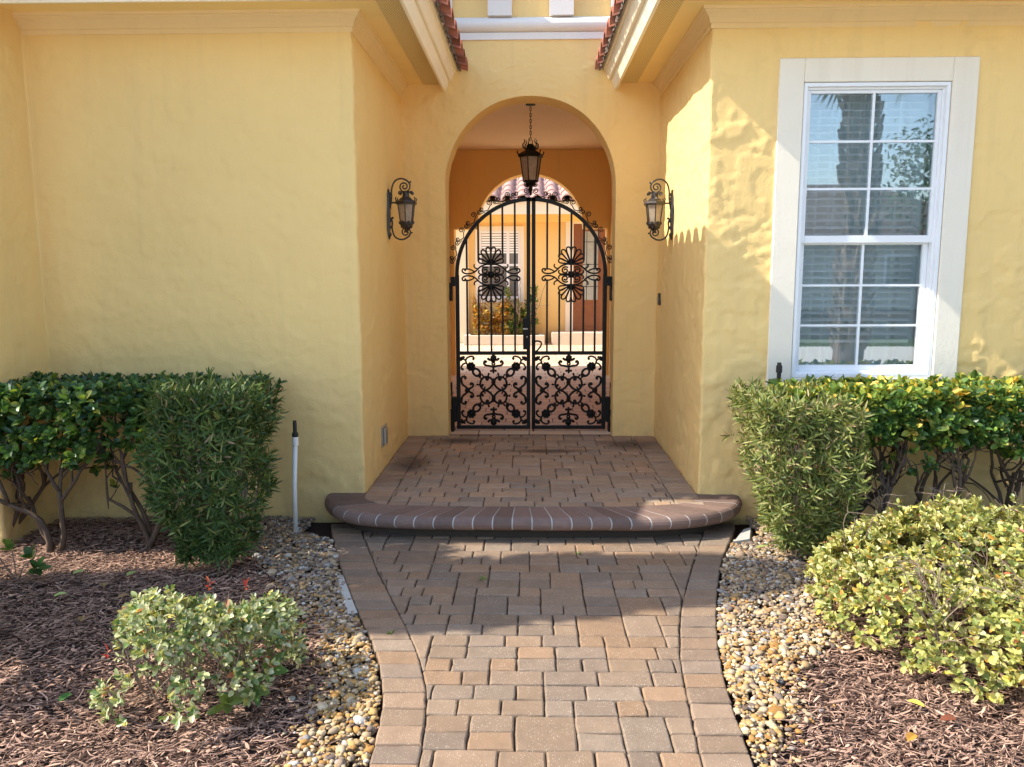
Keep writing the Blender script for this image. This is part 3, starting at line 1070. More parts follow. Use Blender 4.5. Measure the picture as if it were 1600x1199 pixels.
PEB = np.array([[.33, .25, .17], [.40, .30, .19], [.24, .17, .115], [.18, .135, .11], [.46, .39, .30], [.34, .21, .10], [.40, .27, .13], [.27, .22, .19], [.14, .10, .075], [.54, .49, .42], [.27, .25, .23], [.22, .15, .10], [.44, .33, .20], [.38, .27, .16]])
def pebbles():
    P = scatter(80000, -1.8, 1.75, 2.1, 5.06)
    x, y = P[:, 0], P[:, 1]
    w = fbm(np.stack([x * 3, y * 3, 0 * x], 1), 3, 77)
    soft = rng.normal(0, 0.05, len(x))
    left = (x < oL(y) - .012) & (x > gl(y) + 0.08 * w + soft)
    right = (x > oR(y) + .012) & (x < gr_(y) + 0.08 * w + soft)
    step_ = (y > 4.53 + 0.55 * np.clip(np.abs(x) - 1.05, 0, 1) ** 1.0) & (np.abs(x) < 1.42)
    k = (left | right) & ~step_
    P = P[k]
    n = len(P)
    V0, F0 = ICO2 if False else ICO1
    V0, F0 = _ico(2)
    nv = len(V0)
    r = np.clip(rng.lognormal(math.log(0.0076), 0.38, n), 0.005, 0.030)
    sx = np.stack([rng.uniform(.95, 1.5, n), rng.uniform(.75, 1.05, n), rng.uniform(.5, .75, n)], 1) * r[:, None]
    ang = rng.uniform(0, 2 * PI, n); tl = rng.normal(0, .25, n)
    lump = 1 + 0.24 * vnoise((V0[None] * 1.5 + rng.uniform(0, 90, (n, 1, 3))).reshape(-1, 3), 5).reshape(n, nv, 1)
    L = V0[None] * lump * sx[:, None, :]
    x_ = L[..., 0] * np.cos(tl)[:, None] - L[..., 2] * np.sin(tl)[:, None]
    z_ = L[..., 0] * np.sin(tl)[:, None] + L[..., 2] * np.cos(tl)[:, None]
    X = x_ * np.cos(ang)[:, None] - L[..., 1] * np.sin(ang)[:, None] + P[:, 0][:, None]
    Y = x_ * np.sin(ang)[:, None] + L[..., 1] * np.cos(ang)[:, None] + P[:, 1][:, None]
    Z = z_ + (-0.016 + rng.uniform(0, .018, n))[:, None] + 0.012 * fbm(np.concatenate([P * 2, np.zeros((n, 1))], 1), 2, 3)[:, None]
    F = (F0[None] + (np.arange(n) * nv)[:, None, None]).reshape(-1, 3)
    warm = sstep(3.9, 3.1, P[:, 1] + rng.normal(0, .15, n))[:, None]      # sunlit warmth put into the stone colours towards the street end
    base = PEB[rng.integers(0, len(PEB), n)] * rng.uniform(.75, 1.15, (n, 1))
    och = np.array([[.47, .29, .11], [.50, .34, .15], [.55, .44, .29], [.42, .22, .07], [.52, .38, .22]])[rng.integers(0, 5, n)] * rng.uniform(.6, 1.1, (n, 1))
    pick = (rng.random((n, 1)) < 0.75 * warm)
    col = np.where(pick, och, base)
    mb = MB().add(np.stack([X, Y, Z], -1).reshape(-1, 3), F, np.repeat(col, nv, 0))
    o = mb.build('gravel', M['pebble'], smooth=True)
    struct(o, 'stuff')
    o['label'] = 'tan and ochre river pebbles bordering both sides of the path'
    o['category'] = 'gravel'
pebbles()

def chips():
    n0 = 285000
    P = scatter(n0, -5.2, 4.6, 1.4, 5.06)
    x, y = P[:, 0], P[:, 1]
    w = fbm(np.stack([x * 3, y * 3, 0 * x], 1), 3, 77)
    soft = rng.normal(0, 0.06, len(x))
    view = (np.abs(x + 0.05) < 0.69 * y + 1.3)
    left = (x < gl(y) + 0.08 * w + soft) & (x < oL(y) - .02)
    right = (x > gr_(y) + 0.08 * w + soft) & (x > oR(y) + .02)
    stray = ((x < oL(y) - .01) | (x > oR(y) + .01)) & (rng.random(len(x)) < 0.06) & (y < 4.4)
    step_ = (y > 4.50) & (np.abs(x) < 1.45)
    P = P[view & (left | right | stray) & ~step_]
    n = len(P)
    L = np.clip(rng.lognormal(math.log(.028), .62, n), .008, .14)
    W = np.clip(rng.lognormal(math.log(.0019), .5, n), .0007, .008)
    Wz = W * rng.uniform(.18, .5, n)
    ang = np.where(rng.random(n) < .45, rng.normal(0.35, .5, n), rng.uniform(0, PI, n))
    pit = rng.normal(0, .17, n)
    ts = np.array([-.5, -.1, .3, .5])
    ws = np.array([.25, 1.0, .8, .08])
    cs = np.array([[-1, -1], [1, -1], [1, 1], [-1, 1]]) * .5
    bend = rng.normal(0, .14, n)
    V = np.zeros((n, 4, 4, 3))
    for a in range(4):
        for b in range(4):
            lx = ts[a] * L
            ly = cs[b, 0] * W * 2 * ws[a] + bend * L * (ts[a] ** 2) * 2
            lz = cs[b, 1] * Wz * 2 * ws[a]
            px = lx * np.cos(pit) - lz * np.sin(pit)
            pz = lx * np.sin(pit) + lz * np.cos(pit)
            V[:, a, b, 0] = px * np.cos(ang) - ly * np.sin(ang) + P[:, 0]
            V[:, a, b, 1] = px * np.sin(ang) + ly * np.cos(ang) + P[:, 1]
            V[:, a, b, 2] = pz
    hz = -0.030 + rng.uniform(0, .030, n) + .014 * fbm(np.concatenate([P * 2.5, np.zeros((n, 1))], 1), 3, 8)
    V[..., 2] += hz[:, None, None]
    F = []
    for a in range(3):
        for b in range(4):
            F.append((a * 4 + b, a * 4 + (b + 1) % 4, a * 4 + 4 + (b + 1) % 4, a * 4 + 4 + b))
    F.append((0, 3, 2, 1)); F.append((12, 13, 14, 15))
    F = np.array(F)
    F = (F[None] + (np.arange(n) * 16)[:, None, None]).reshape(-1, 4)
    t = rng.random((n, 1)) ** 1.15
    dark = np.array([.060, .029, .022]); light = np.array([.76, .485, .35])
    col = dark + (light - dark) * t * rng.uniform(.6, 1, (n, 1))
    mb = MB().add(V.reshape(-1, 3), F, np.repeat(col, 16, 0))
    o = mb.build('mulch', M['chip'])
    struct(o, 'stuff')
    o['label'] = 'reddish brown shredded bark mulch covering the planting beds'
    o['category'] = 'mulch'
chips()

# ------------------------------------------------------------------ leaves
def unit(a):
    return a / (np.linalg.norm(a, axis=-1, keepdims=True) + 1e-12)

def leaf_geo(mb, P, D, N, L, W, col, fold=0.25, curl=0.18, narrow=False):
    n = len(P)
    D = unit(D)
    Sd = unit(np.cross(D, N))
    N = np.cross(Sd, D)
    L = np.broadcast_to(L, (n,)); W = np.broadcast_to(W, (n,))
    spec = [(.22, .45), (.72, .42)] if narrow else [(.26, .43), (.60, .49), (.88, .30)]
    def pt(t, s_):
        lat = s_ * W
        up = np.abs(s_) * W * fold * 2 - curl * L * t * t
        return P + D * (t * L)[:, None] + Sd * lat[:, None] + N * up[:, None]
    cols_ = [pt(0, 0 * L)]
    for t_, w_ in spec:
        cols_ += [pt(t_, -w_ + 0 * L), pt(t_, 0 * L), pt(t_, w_ + 0 * L)]
    cols_.append(pt(1.0, 0 * L))
    V = np.stack(cols_, 1)
    m = len(spec)
    nv = 3 * m + 2
    e = 3 * (m - 1) + 1
    tri = np.array([(0, 3, 2), (0, 2, 1), (e + 1, e + 2, nv - 1), (e, e + 1, nv - 1)])
    quad = []
    for k in range(m - 1):
        b = 1 + 3 * k
        quad += [(b + 1, b + 2, b + 5, b + 4), (b, b + 1, b + 4, b + 3)]
    quad = np.array(quad)
    base = (np.arange(n) * nv)[:, None, None] + mb.n
    mb.f.setdefault(3, []).append((tri[None] + base).reshape(-1, 3))
    mb.f.setdefault(4, []).append((quad[None] + base).reshape(-1, 4))
    mb.v.append(V.reshape(-1, 3)); mb.n += n * nv
    mb.c.append(np.repeat(np.broadcast_to(col, (n, 3)), nv, 0))

def whorl(mb, P, A, nl, L, W, ang, colf, spread=0.03, jit=0.25, **kw):
    """shoots at P with axis A, each carrying nl leaves around the axis"""
    m = len(P)
    A = unit(A)
    ref = np.where(np.abs(A[:, 2:3]) < .9, np.array([[0, 0, 1.0]]), np.array([[1.0, 0, 0]]))
    U = unit(np.cross(A, ref)); Vv = np.cross(A, U)
    Ps, Ds, Ns = [], [], []
    for k in range(nl):
        a = 2.4 * k + rng.uniform(0, .8, m)
        t = k / max(1, nl - 1)
        th_ = ang * (1.15 - .6 * t) + rng.normal(0, jit, m)
        rad = U * np.cos(a)[:, None] + Vv * np.sin(a)[:, None]
        d = A * np.cos(th_)[:, None] + rad * np.sin(th_)[:, None]
        nn = A * np.sin(th_)[:, None] - rad * np.cos(th_)[:, None]
        Ps.append(P + A * (t * spread)); Ds.append(d); Ns.append(nn + rng.normal(0, .2, (m, 3)))
    P2 = np.concatenate(Ps); D2 = np.concatenate(Ds); N2 = np.concatenate(Ns)
    n = len(P2)
    leaf_geo(mb, P2, D2, N2, L * rng.uniform(.65, 1.25, n), W * rng.uniform(.75, 1.2, n), colf(n, P2), **kw)

def palette(cols, weights):
    cols = np.array(cols, float); w = np.array(weights, float); w /= w.sum()
    def f(n, P=None):
        i = rng.choice(len(cols), n, p=w)
        return cols[i] * rng.uniform(.8, 1.2, (n, 1))
    return f

def branch(mb, p, d, L, r, depth, spread=.6, ends=None, up=.15, lim=None):
    n = 6
    pts = [np.array(p, float)]
    d = np.array(d, float) / np.linalg.norm(d)
    for i in range(n):
        d = d + rng.normal(0, .13, 3) + np.array([0, 0, up * .15])
        d /= np.linalg.norm(d)
        q = pts[-1] + d * L / n
        if lim is not None:
            q = np.clip(q, lim[0], lim[1])
        pts.append(q)
    mb.tube(pts, np.linspace(r, r * .62, n + 1), 6 if r > .006 else 4)
    if ends is not None and depth <= 1:
        ends += [pts[k] for k in (3, 5, 6)]
    if depth > 0:
        for k in range(random.choice([2, 3, 3])):
            dd = d + rng.normal(0, spread, 3) + np.array([0, 0, up])
            branch(mb, pts[random.choice([3, 4, 5, 6, 6])], dd, L * rng.uniform(.55, .85), r * .62, depth - 1, spread, ends, up, lim)

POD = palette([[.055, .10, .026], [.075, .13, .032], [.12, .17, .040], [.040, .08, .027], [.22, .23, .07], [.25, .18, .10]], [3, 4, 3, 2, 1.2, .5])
POD_SUN = palette([[.14, .175, .042], [.18, .215, .055], [.25, .26, .075], [.09, .13, .036], [.33, .31, .12], [.30, .22, .12]], [3, 4, 3, 2, 1.4, .7])  # lit copy of POD: sunlit brightness put into the leaf colours
def podocarpus(label, x0, x1, y0, y1, z1, pal, lean=0.0, group=None, LL=.085):
    c = ((x0 + x1) / 2, (y0 + y1) / 2)
    t = thing('podocarpus_shrub', label, 'shrub', (c[0], c[1], 0), group)
    mb = MB()
    n = 930
    # points near the clipped faces, some within
    Q = rng.uniform(-1, 1, (n, 3))
    face = rng.choice(5, n, p=[.30, .17, .17, .28, .08])
    A = rng.normal(0, .45, (n, 3)) + np.array([0, 0, .45])
    dep = 1 - np.abs(rng.normal(0, .14, n)) + .10 * (rng.random(n) < .07)
    for i in range(n):
        if face[i] == 0: Q[i, 1] = -dep[i]; A[i] += (0, -1, 0)
        elif face[i] == 1: Q[i, 0] = -dep[i]; A[i] += (-1, 0, 0)
        elif face[i] == 2: Q[i, 0] = dep[i]; A[i] += (1, 0, 0)
        elif face[i] == 3: Q[i, 2] = dep[i]; A[i] += (0, 0, .9)
    tz = (Q[:, 2] + 1) / 2
    zz = .06 + tz * (z1 - .06)
    tap = .60 + .40 * sstep(0, .55, tz)
    wob = 1 + .15 * fbm(np.stack([Q[:, 0] * 2.5 + x0, Q[:, 1] * 2.5, zz * 6], 1), 2, 21)
    P = np.stack([c[0] + Q[:, 0] * (x1 - x0) / 2 * tap * wob + lean * (1 - tz), c[1] + Q[:, 1] * (y1 - y0) / 2 * tap * wob, zz * (1 + .02 * rng.normal(size=n))], 1)
    P -= unit(A) * .03
    whorl(mb, P, A, 11, LL, .0108, 1.05, pal, spread=.05, jit=.32, narrow=True, fold=.12, curl=.14)
    mb.build('foliage', M['leaf_dull'], t)
    sm = MB()
    for k in range(7):
        a = rng.uniform(0, 2 * PI)
        branch(sm, (c[0] + lean * .9 + .07 * math.cos(a), c[1] + .06 * math.sin(a), -.03), (.35 * math.cos(a), .3 * math.sin(a), 1), z1 * .55, .013, 2, .45, None, .3,
               ((x0 + .05, y0 + .05, -.03), (x1 - .05, y1 - .05, z1 - .03)))
    sm.build('stems', M['twig'], t)
    return t
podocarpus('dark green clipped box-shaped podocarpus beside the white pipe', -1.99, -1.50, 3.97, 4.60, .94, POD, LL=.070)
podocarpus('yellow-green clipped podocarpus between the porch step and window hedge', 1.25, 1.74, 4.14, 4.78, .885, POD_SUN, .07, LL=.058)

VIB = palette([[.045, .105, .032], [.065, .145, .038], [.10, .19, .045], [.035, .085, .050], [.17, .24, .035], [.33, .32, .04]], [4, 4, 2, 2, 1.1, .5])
VIB_SUN = palette([[.06, .125, .026], [.10, .18, .036], [.20, .28, .05], [.34, .37, .06], [.55, .48, .07], [.58, .38, .06]], [2.4, 3.4, 3, 2.8, 2.2, 1.2])  # lit copy of VIB for the sunny hedge, sunlight put into the colours
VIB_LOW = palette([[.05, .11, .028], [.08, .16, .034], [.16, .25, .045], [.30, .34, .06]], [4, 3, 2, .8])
def hedge_shrub(label, x0, x1, y0, y1, z0, z1, trunks, pal, group, ntop=330, nlow=26, seed=0):
    t = thing('hedge_shrub', label, 'hedge shrub', ((x0 + x1) / 2, (y0 + y1) / 2, 0), group)
    sm = MB(); ends = []
    for (tx, ty, dx) in trunks:
        for k in range(3):
            branch(sm, (tx + rng.normal(0, .02), ty + rng.normal(0, .02), -.03), (dx + rng.normal(0, .42), rng.normal(0, .25), 1), .42, rng.uniform(.013, .021), 3, .62, ends, .18,
                   ((x0, y0 + .05, -.03), (x1, y1 - .03, z1 - .04)))
    sm.build('branches', M['bark'], t, smooth=True)
    mb = MB()
    n = ntop
    P = np.stack([rng.uniform(x0, x1, n), rng.uniform(y0, y1, n), z1 - np.abs(rng.normal(0, .075, n))], 1)
    edge = np.minimum(P[:, 1] - y0, y1 - P[:, 1])
    A = np.stack([rng.normal(0, .5, n), rng.normal(0, .5, n) - .35, np.full(n, .9)], 1)
    whorl(mb, P, A, 7, .054, .032, .95, pal, spread=.035, fold=.18, curl=.15)
    # front fringe under the clipped top
    n = int(ntop * .55)
    P = np.stack([rng.uniform(x0, x1, n), y0 + np.abs(rng.normal(0, .07, n)), rng.uniform(z0, z1 - .03, n) ** 1.0], 1)
    keep = rng.random(n) < sstep(z0 - .12, z0 + .22, P[:, 2]) * (0.55 + .6 * (fbm(P * np.array([5, 1, 5]), 2, 4) > -.08))
    P = P[keep]; n = len(P)
    A = np.stack([rng.normal(0, .5, n), rng.normal(-.7, .3, n), rng.normal(.5, .3, n)], 1)
    whorl(mb, P, A, 7, .058, .034, .9, VIB_LOW, spread=.03, fold=.18, curl=.15)
    if ends and nlow:
        nlow = int(nlow * 1.7)
        E = np.array(ends)
        E = E[rng.choice(len(E), min(len(E), nlow * 3), replace=False)]
        E = E[E[:, 2] > .14][:nlow]
        A = np.stack([rng.normal(0, .5, len(E)), rng.normal(-.6, .4, len(E)), rng.normal(.5, .3, len(E))], 1)
        whorl(mb, E, A, 6, .052, .032, .9, VIB_LOW, spread=.025, fold=.18, curl=.15)
    mb.build('foliage', M['leaf'], t)
    return t
GH = 'clipped broad-leaf hedge shrubs along the house wall'
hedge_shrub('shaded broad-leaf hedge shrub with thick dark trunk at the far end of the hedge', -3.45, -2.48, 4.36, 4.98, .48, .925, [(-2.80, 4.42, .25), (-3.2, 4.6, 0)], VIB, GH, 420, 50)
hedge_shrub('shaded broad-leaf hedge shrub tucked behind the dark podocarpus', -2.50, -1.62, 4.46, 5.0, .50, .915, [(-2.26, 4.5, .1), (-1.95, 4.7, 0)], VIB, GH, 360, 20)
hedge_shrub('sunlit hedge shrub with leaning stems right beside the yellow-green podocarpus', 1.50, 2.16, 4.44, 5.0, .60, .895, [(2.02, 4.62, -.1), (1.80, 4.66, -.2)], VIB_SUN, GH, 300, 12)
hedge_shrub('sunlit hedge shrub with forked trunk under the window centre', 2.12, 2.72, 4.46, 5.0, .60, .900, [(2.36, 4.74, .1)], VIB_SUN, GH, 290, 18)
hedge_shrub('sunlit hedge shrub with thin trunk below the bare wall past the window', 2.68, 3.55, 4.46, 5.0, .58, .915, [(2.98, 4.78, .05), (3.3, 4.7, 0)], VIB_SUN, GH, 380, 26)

HAW = palette([[.36, .36, .10], [.47, .45, .15], [.24, .28, .075], [.60, .55, .26], [.14, .19, .055], [.62, .50, .10], [.55, .28, .05], [.36, .12, .06]], [4, 4, 3, 2.2, 1.5, .8, .35, .2])
HAW2 = palette([[.32, .36, .15], [.42, .44, .22], [.18, .25, .085], [.54, .53, .32], [.09, .16, .05], [.55, .48, .12], [.45, .16, .06]], [4, 4, 3, 3, 2, .6, .25])
def mound(label, c, rx, ry, h, nsh, pal, L, W, leaves_=7, gaps=0.0, rot=0.0, amp=.30):
    t = thing('low_shrub', label, 'shrub', (c[0], c[1], 0))
    mb = MB()
    n = nsh
    a = rng.uniform(0, 2 * PI, n); rr = np.sqrt(rng.uniform(0, 1, n))
    u, v = rr * np.cos(a), rr * np.sin(a)
    cr, sr = math.cos(rot), math.sin(rot)
    x, y = u * rx, v * ry
    X = c[0] + x * cr - y * sr; Y = c[1] + x * sr + y * cr
    bump = 1 + amp * fbm(np.stack([X * 4.2, Y * 4.2, 0 * X], 1), 3, 31)
    top = h * np.power(np.clip(1 - rr ** 2.8, 0, 1), .42) * bump
    lay = np.where(rng.random(n) < .62, 1 - np.abs(rng.normal(0, .08, n)), rng.uniform(.08, 1, n))
    Z = np.maximum(.03, top * lay)
    P = np.stack([X, Y, Z], 1)
    if gaps:
        g_ = fbm(np.stack([X * 6, Y * 6, Z * 6], 1), 2, 91)
        P = P[g_ > gaps - .5]
    n = len(P)
    ox, oy = (P[:, 0] - c[0]) / rx, (P[:, 1] - c[1]) / ry
    A = np.stack([ox * .8, oy * .8 - .1, .75 + 0 * ox], 1) + rng.normal(0, .38, (n, 3))
    whorl(mb, P, A, leaves_, L, W, .98, pal, spread=.03, fold=.20, curl=.12)
    mb.build('foliage', M['leaf'], t)
    sm = MB()
    big = rx > .8
    for k in range(66 if big else 24):
        a = rng.uniform(0, 2 * PI); q = rng.uniform(0, .8 if big else .45)
        branch(sm, (c[0] + rx * q * math.cos(a), c[1] + ry * q * math.sin(a), -.03), (.9 * math.cos(a), .9 * math.sin(a), 1.0), h * (.95 if big else .55), .0048, 2, .5, None, .3,
               ((c[0] - rx, c[1] - ry, -.03), (c[0] + rx, c[1] + ry, h * (1.14 if big else 1.02))))
    sm.build('stems', M['twig'], t)
    return t
mound('broad sunlit mound of yellow-green oval leaves in front of the window hedge', (2.58, 3.50), 1.22, 1.06, .375, 5200, HAW, .033, .0185, 7, gaps=.14, rot=-.12, amp=.45)
lb = mound('small straggly shrub with pale leaves and red tips beside the path gravel', (-1.27, 2.88), .37, .36, .33, 1000, HAW2, .029, .0165, 7, .34, amp=.6)
# a few large dark leaves low on its near side and red young tips
xm = MB()
for q in ([-1.02, 2.72, .08], [-1.10, 2.66, .05], [-1.00, 2.80, .10]):
    xm = MB()
    whorl(xm, np.array([q]), np.array([[.4, -.5, .5]]), 5, .075, .032, 1.0, palette([[.08, .15, .03], [.16, .22, .05]], [2, 1]), fold=.15)
    xm.build('sucker', M['leaf'], lb)
for q in ([-1.14, 3.02, .335], [-1.30, 3.04, .325], [-1.08, 2.95, .27], [-1.66, 2.90, .10]):
    xm = MB()
    whorl(xm, np.array([q]), rng.normal(0, .3, (1, 3)) + np.array([0, 0, 1.0]), 4, .028, .013, .7, palette([[.45, .04, .03], [.45, .10, .03]], [2, 1]))
    o = xm.build('red_shoot', M['leaf'], lb)
    o['label'] = 'red young shoot'

# small seedling at the frame's left edge
sd = thing('seedling', 'small dark-leaved seedling growing in the mulch at the far left', 'plant', (-2.72, 3.98, 0))
mb = MB()
Pq = np.array([[-2.74, 3.98, .14], [-2.64, 4.00, .10], [-2.80, 3.94, .07], [-2.60, 3.95, .05], [-2.88, 4.0, .16]])
whorl(mb, Pq, rng.normal(0, .4, (5, 3)) + np.array([.2, -.2, 1]), 7, .062, .036, 1.0, VIB_LOW, fold=.15)
mb.build('foliage', M['leaf'], sd)
sm = MB()
for q in Pq: sm.tube([(-2.73, 3.98, -.03), ((-2.73 + q[0]) / 2, 3.98, q[2] * .6), q], .003, 5)
sm.build('stems', M['twig'], sd)

# fallen leaves
FL = [(-2.38, 4.02, 'pale green'), (-2.30, 3.72, 'pale green'), (-2.62, 3.58, 'tan'), (-2.02, 3.66, 'tan'), (-1.95, 3.52, 'tan'), (-2.05, 3.40, 'tan'), (-2.2, 3.85, 'tan'), (-1.75, 2.72, 'green'),
      (1.63, 2.98, 'yellow'), (1.40, 2.78, 'yellow'), (1.28, 2.52, 'orange'), (1.30, 4.42, 'pale green'), (-2.12, 3.95, 'pale green'), (1.52, 2.66, 'red brown')]
FC = {'pale green': (.42, .48, .16), 'tan': (.34, .22, .10), 'green': (.08, .20, .05), 'yellow': (.62, .52, .08), 'orange': (.55, .28, .05), 'red brown': (.24, .08, .04)}
WHERE = ['in the shade before the far hedge trunk', 'in the shade between hedge and sunlit mulch', 'long and curled on shaded mulch at the far left', 'beside the shaded mulch edge', 'nearest the small straggly shrub in the shade',
         'at the edge where sun meets shaded mulch', 'in the middle of the shaded mulch', 'on sunlit mulch left of the straggly shrub', 'on mulch under the broad mound shrub', 'on mulch ahead of the gravel tip', 'near the photo bottom by the path',
         'long and narrow on pebbles beside the podocarpus', 'close to the podocarpus foot', 'on the mulch near the lower right corner']
for (x, y, cn), wh in zip(FL, WHERE):
    mb = MB()
    a = rng.uniform(0, 2 * PI)
    leaf_geo(mb, np.array([[x, y, .022]]), np.array([[math.cos(a), math.sin(a), .12]]), np.array([[.1, -.1, 1.0]]), np.array([.062 if 'long' not in wh else .10]), np.array([.032 if 'long' not in wh else .022]), np.array([FC[cn]]), fold=.22, curl=.12)
    o = mb.build('fallen_leaf', M['leaf_dull'])
    tag(o, f'{cn} fallen leaf {wh}', 'leaf', 'fallen leaves on the beds')

# ------------------------------------------------------------------ small fixtures
for (x, y, z, wl_) in ((-.905, 5.42, HP, 'small weed sprouting in a porch joint by the left wall'), (-.245, 3.98, 0, 'tiny weed in the shaded path joint left of centre'), (.285, 4.36, 0, 'tiny weed in the path joint right of centre'), (-.62, 3.34, 0, 'small weed in the joint of the left path border')):
    mb = MB()
    k_ = 9
    a = rng.uniform(0, 2 * PI, k_)
    leaf_geo(mb, np.array([[x, y, z - .004]] * k_) + rng.normal(0, .006, (k_, 3)) * (1, 1, 0), np.stack([np.cos(a), np.sin(a), rng.uniform(.5, 1.6, k_)], 1), np.tile([[0, 0, 1.0]], (k_, 1)) + rng.normal(0, .3, (k_, 3)), rng.uniform(.018, .034, k_), np.full(k_, .006), palette([[.10, .20, .03], [.20, .28, .05]], [1, 1])(k_), curl=.3)
    tag(mb.build('weed', M['leaf']), wl_, 'weed')

pv = thing('sprinkler_riser', 'white plastic sprinkler pipe with black head standing in left gravel', 'sprinkler', (-1.45, 4.72, 0))
MB().tube([(-1.45, 4.72, -.04), (-1.447, 4.722, .3), (-1.432, 4.725, .565)], .0145, 14).build('pipe', M['pvc'], pv, smooth=True)
MB().lathe([(0, .555), (.019, .555), (.0195, .605), (.017, .608), (0, .608)], (-1.431, 4.725, 0), 16).build('coupling', M['pvc'], pv)
MB().lathe([(0, .606), (.017, .606), (.019, .612), (.019, .632), (.012, .636), (.012, .690), (.0105, .694), (.0105, .708), (0, .708)], (-1.430, 4.725, 0), 16).build('nozzle', M['plastic_black'], pv)
p2 = thing('sprinkler_riser', 'black sprinkler head poking above the sunlit hedge by the window frame', 'sprinkler', (1.56, 4.95, 0))
MB().tube([(1.56, 4.95, -.03), (1.56, 4.95, .93)], .011, 10).build('pipe', M['plastic_black'], p2, smooth=True)
MB().lathe([(0, .925), (.013, .925), (.013, .97), (.019, .975), (.019, 1.015), (.013, 1.02), (.013, 1.035), (0, 1.035)], (1.56, 4.95, 0), 14).build('nozzle', M['plastic_black'], p2)

ob = thing('outlet_box', 'weathered grey outlet cover low on the left recess wall', 'outlet', (XL, 5.78, .40))
MB().box(XL - .01, XL + .014, 5.69, 5.87, .325, .475).build('plate', M['steel'], ob, bevel=.003)
MB().box(XL + .0145, XL + .034, 5.71, 5.80, .338, .462).build('cover', M['steel'], ob, bevel=.006)
db = thing('doorbell', 'small black doorbell on the right recess wall by the gate', 'doorbell', (XR, 6.75, 1.37))
MB().box(XR - .022, XR + .01, 6.715, 6.785, 1.32, 1.42).build('plate', M['plastic_black'], db, bevel=.006)
MB().lathe([(0, 0), (.014, 0), (.014, .006), (.010, .008), (0, .008)], (0, 0, 0), 14).build('button', M['steel'], db)
_b = [c for c in db.children if c.name.startswith('button')][0]
_b.data.transform(Matrix.Translation((XR - .022, 6.75, 1.365)) @ Matrix.Rotation(-PI / 2, 4, 'Y'))
cs_ = MB()
cs_.add([(1.20, 4.55, -.02), (1.33, 4.60, -.02), (1.40, 4.83, -.02), (1.335, 4.80, -.02), (1.215, 4.56, .012), (1.32, 4.605, .012), (1.385, 4.82, .012), (1.335, 4.79, .012)], [(4, 5, 6, 7), (0, 1, 5, 4), (1, 2, 6, 5), (2, 3, 7, 6), (3, 0, 4, 7)])
tag(cs_.build('concrete_slab', M['concrete']), 'grey concrete slab edge beside the right end of the path', 'slab')
ce = MB()
yy = np.linspace(3.55, 4.02, 16)
xo = oL(yy)
nz = .012 * fbm(np.stack([yy * 14, 0 * yy, 0 * yy], 1), 2, 2)
ce.grid(np.stack([np.stack([xo - .048 + nz, yy, 0 * yy - .02], 1), np.stack([xo - .042 + nz, yy, 0 * yy + .002 + nz * .3], 1), np.stack([xo - .004, yy, 0 * yy + .004], 1), np.stack([xo - .002, yy, 0 * yy - .03], 1)], 1))
tag(ce.build('concrete_edging', M['concrete']), 'rough concrete edging strip along the left path border', 'edging')

# ------------------------------------------------------------------ wrought-iron gate
GY, GC = 7.17, 0.016
def spiral(c, r0, r1, a0, turns, n=26):
    a = a0 + np.linspace(0, turns * 2 * PI, n)
    r = np.linspace(r0, r1, n)
    return np.stack([c[0] + r * np.cos(a), c[1] + r * np.sin(a)], 1)

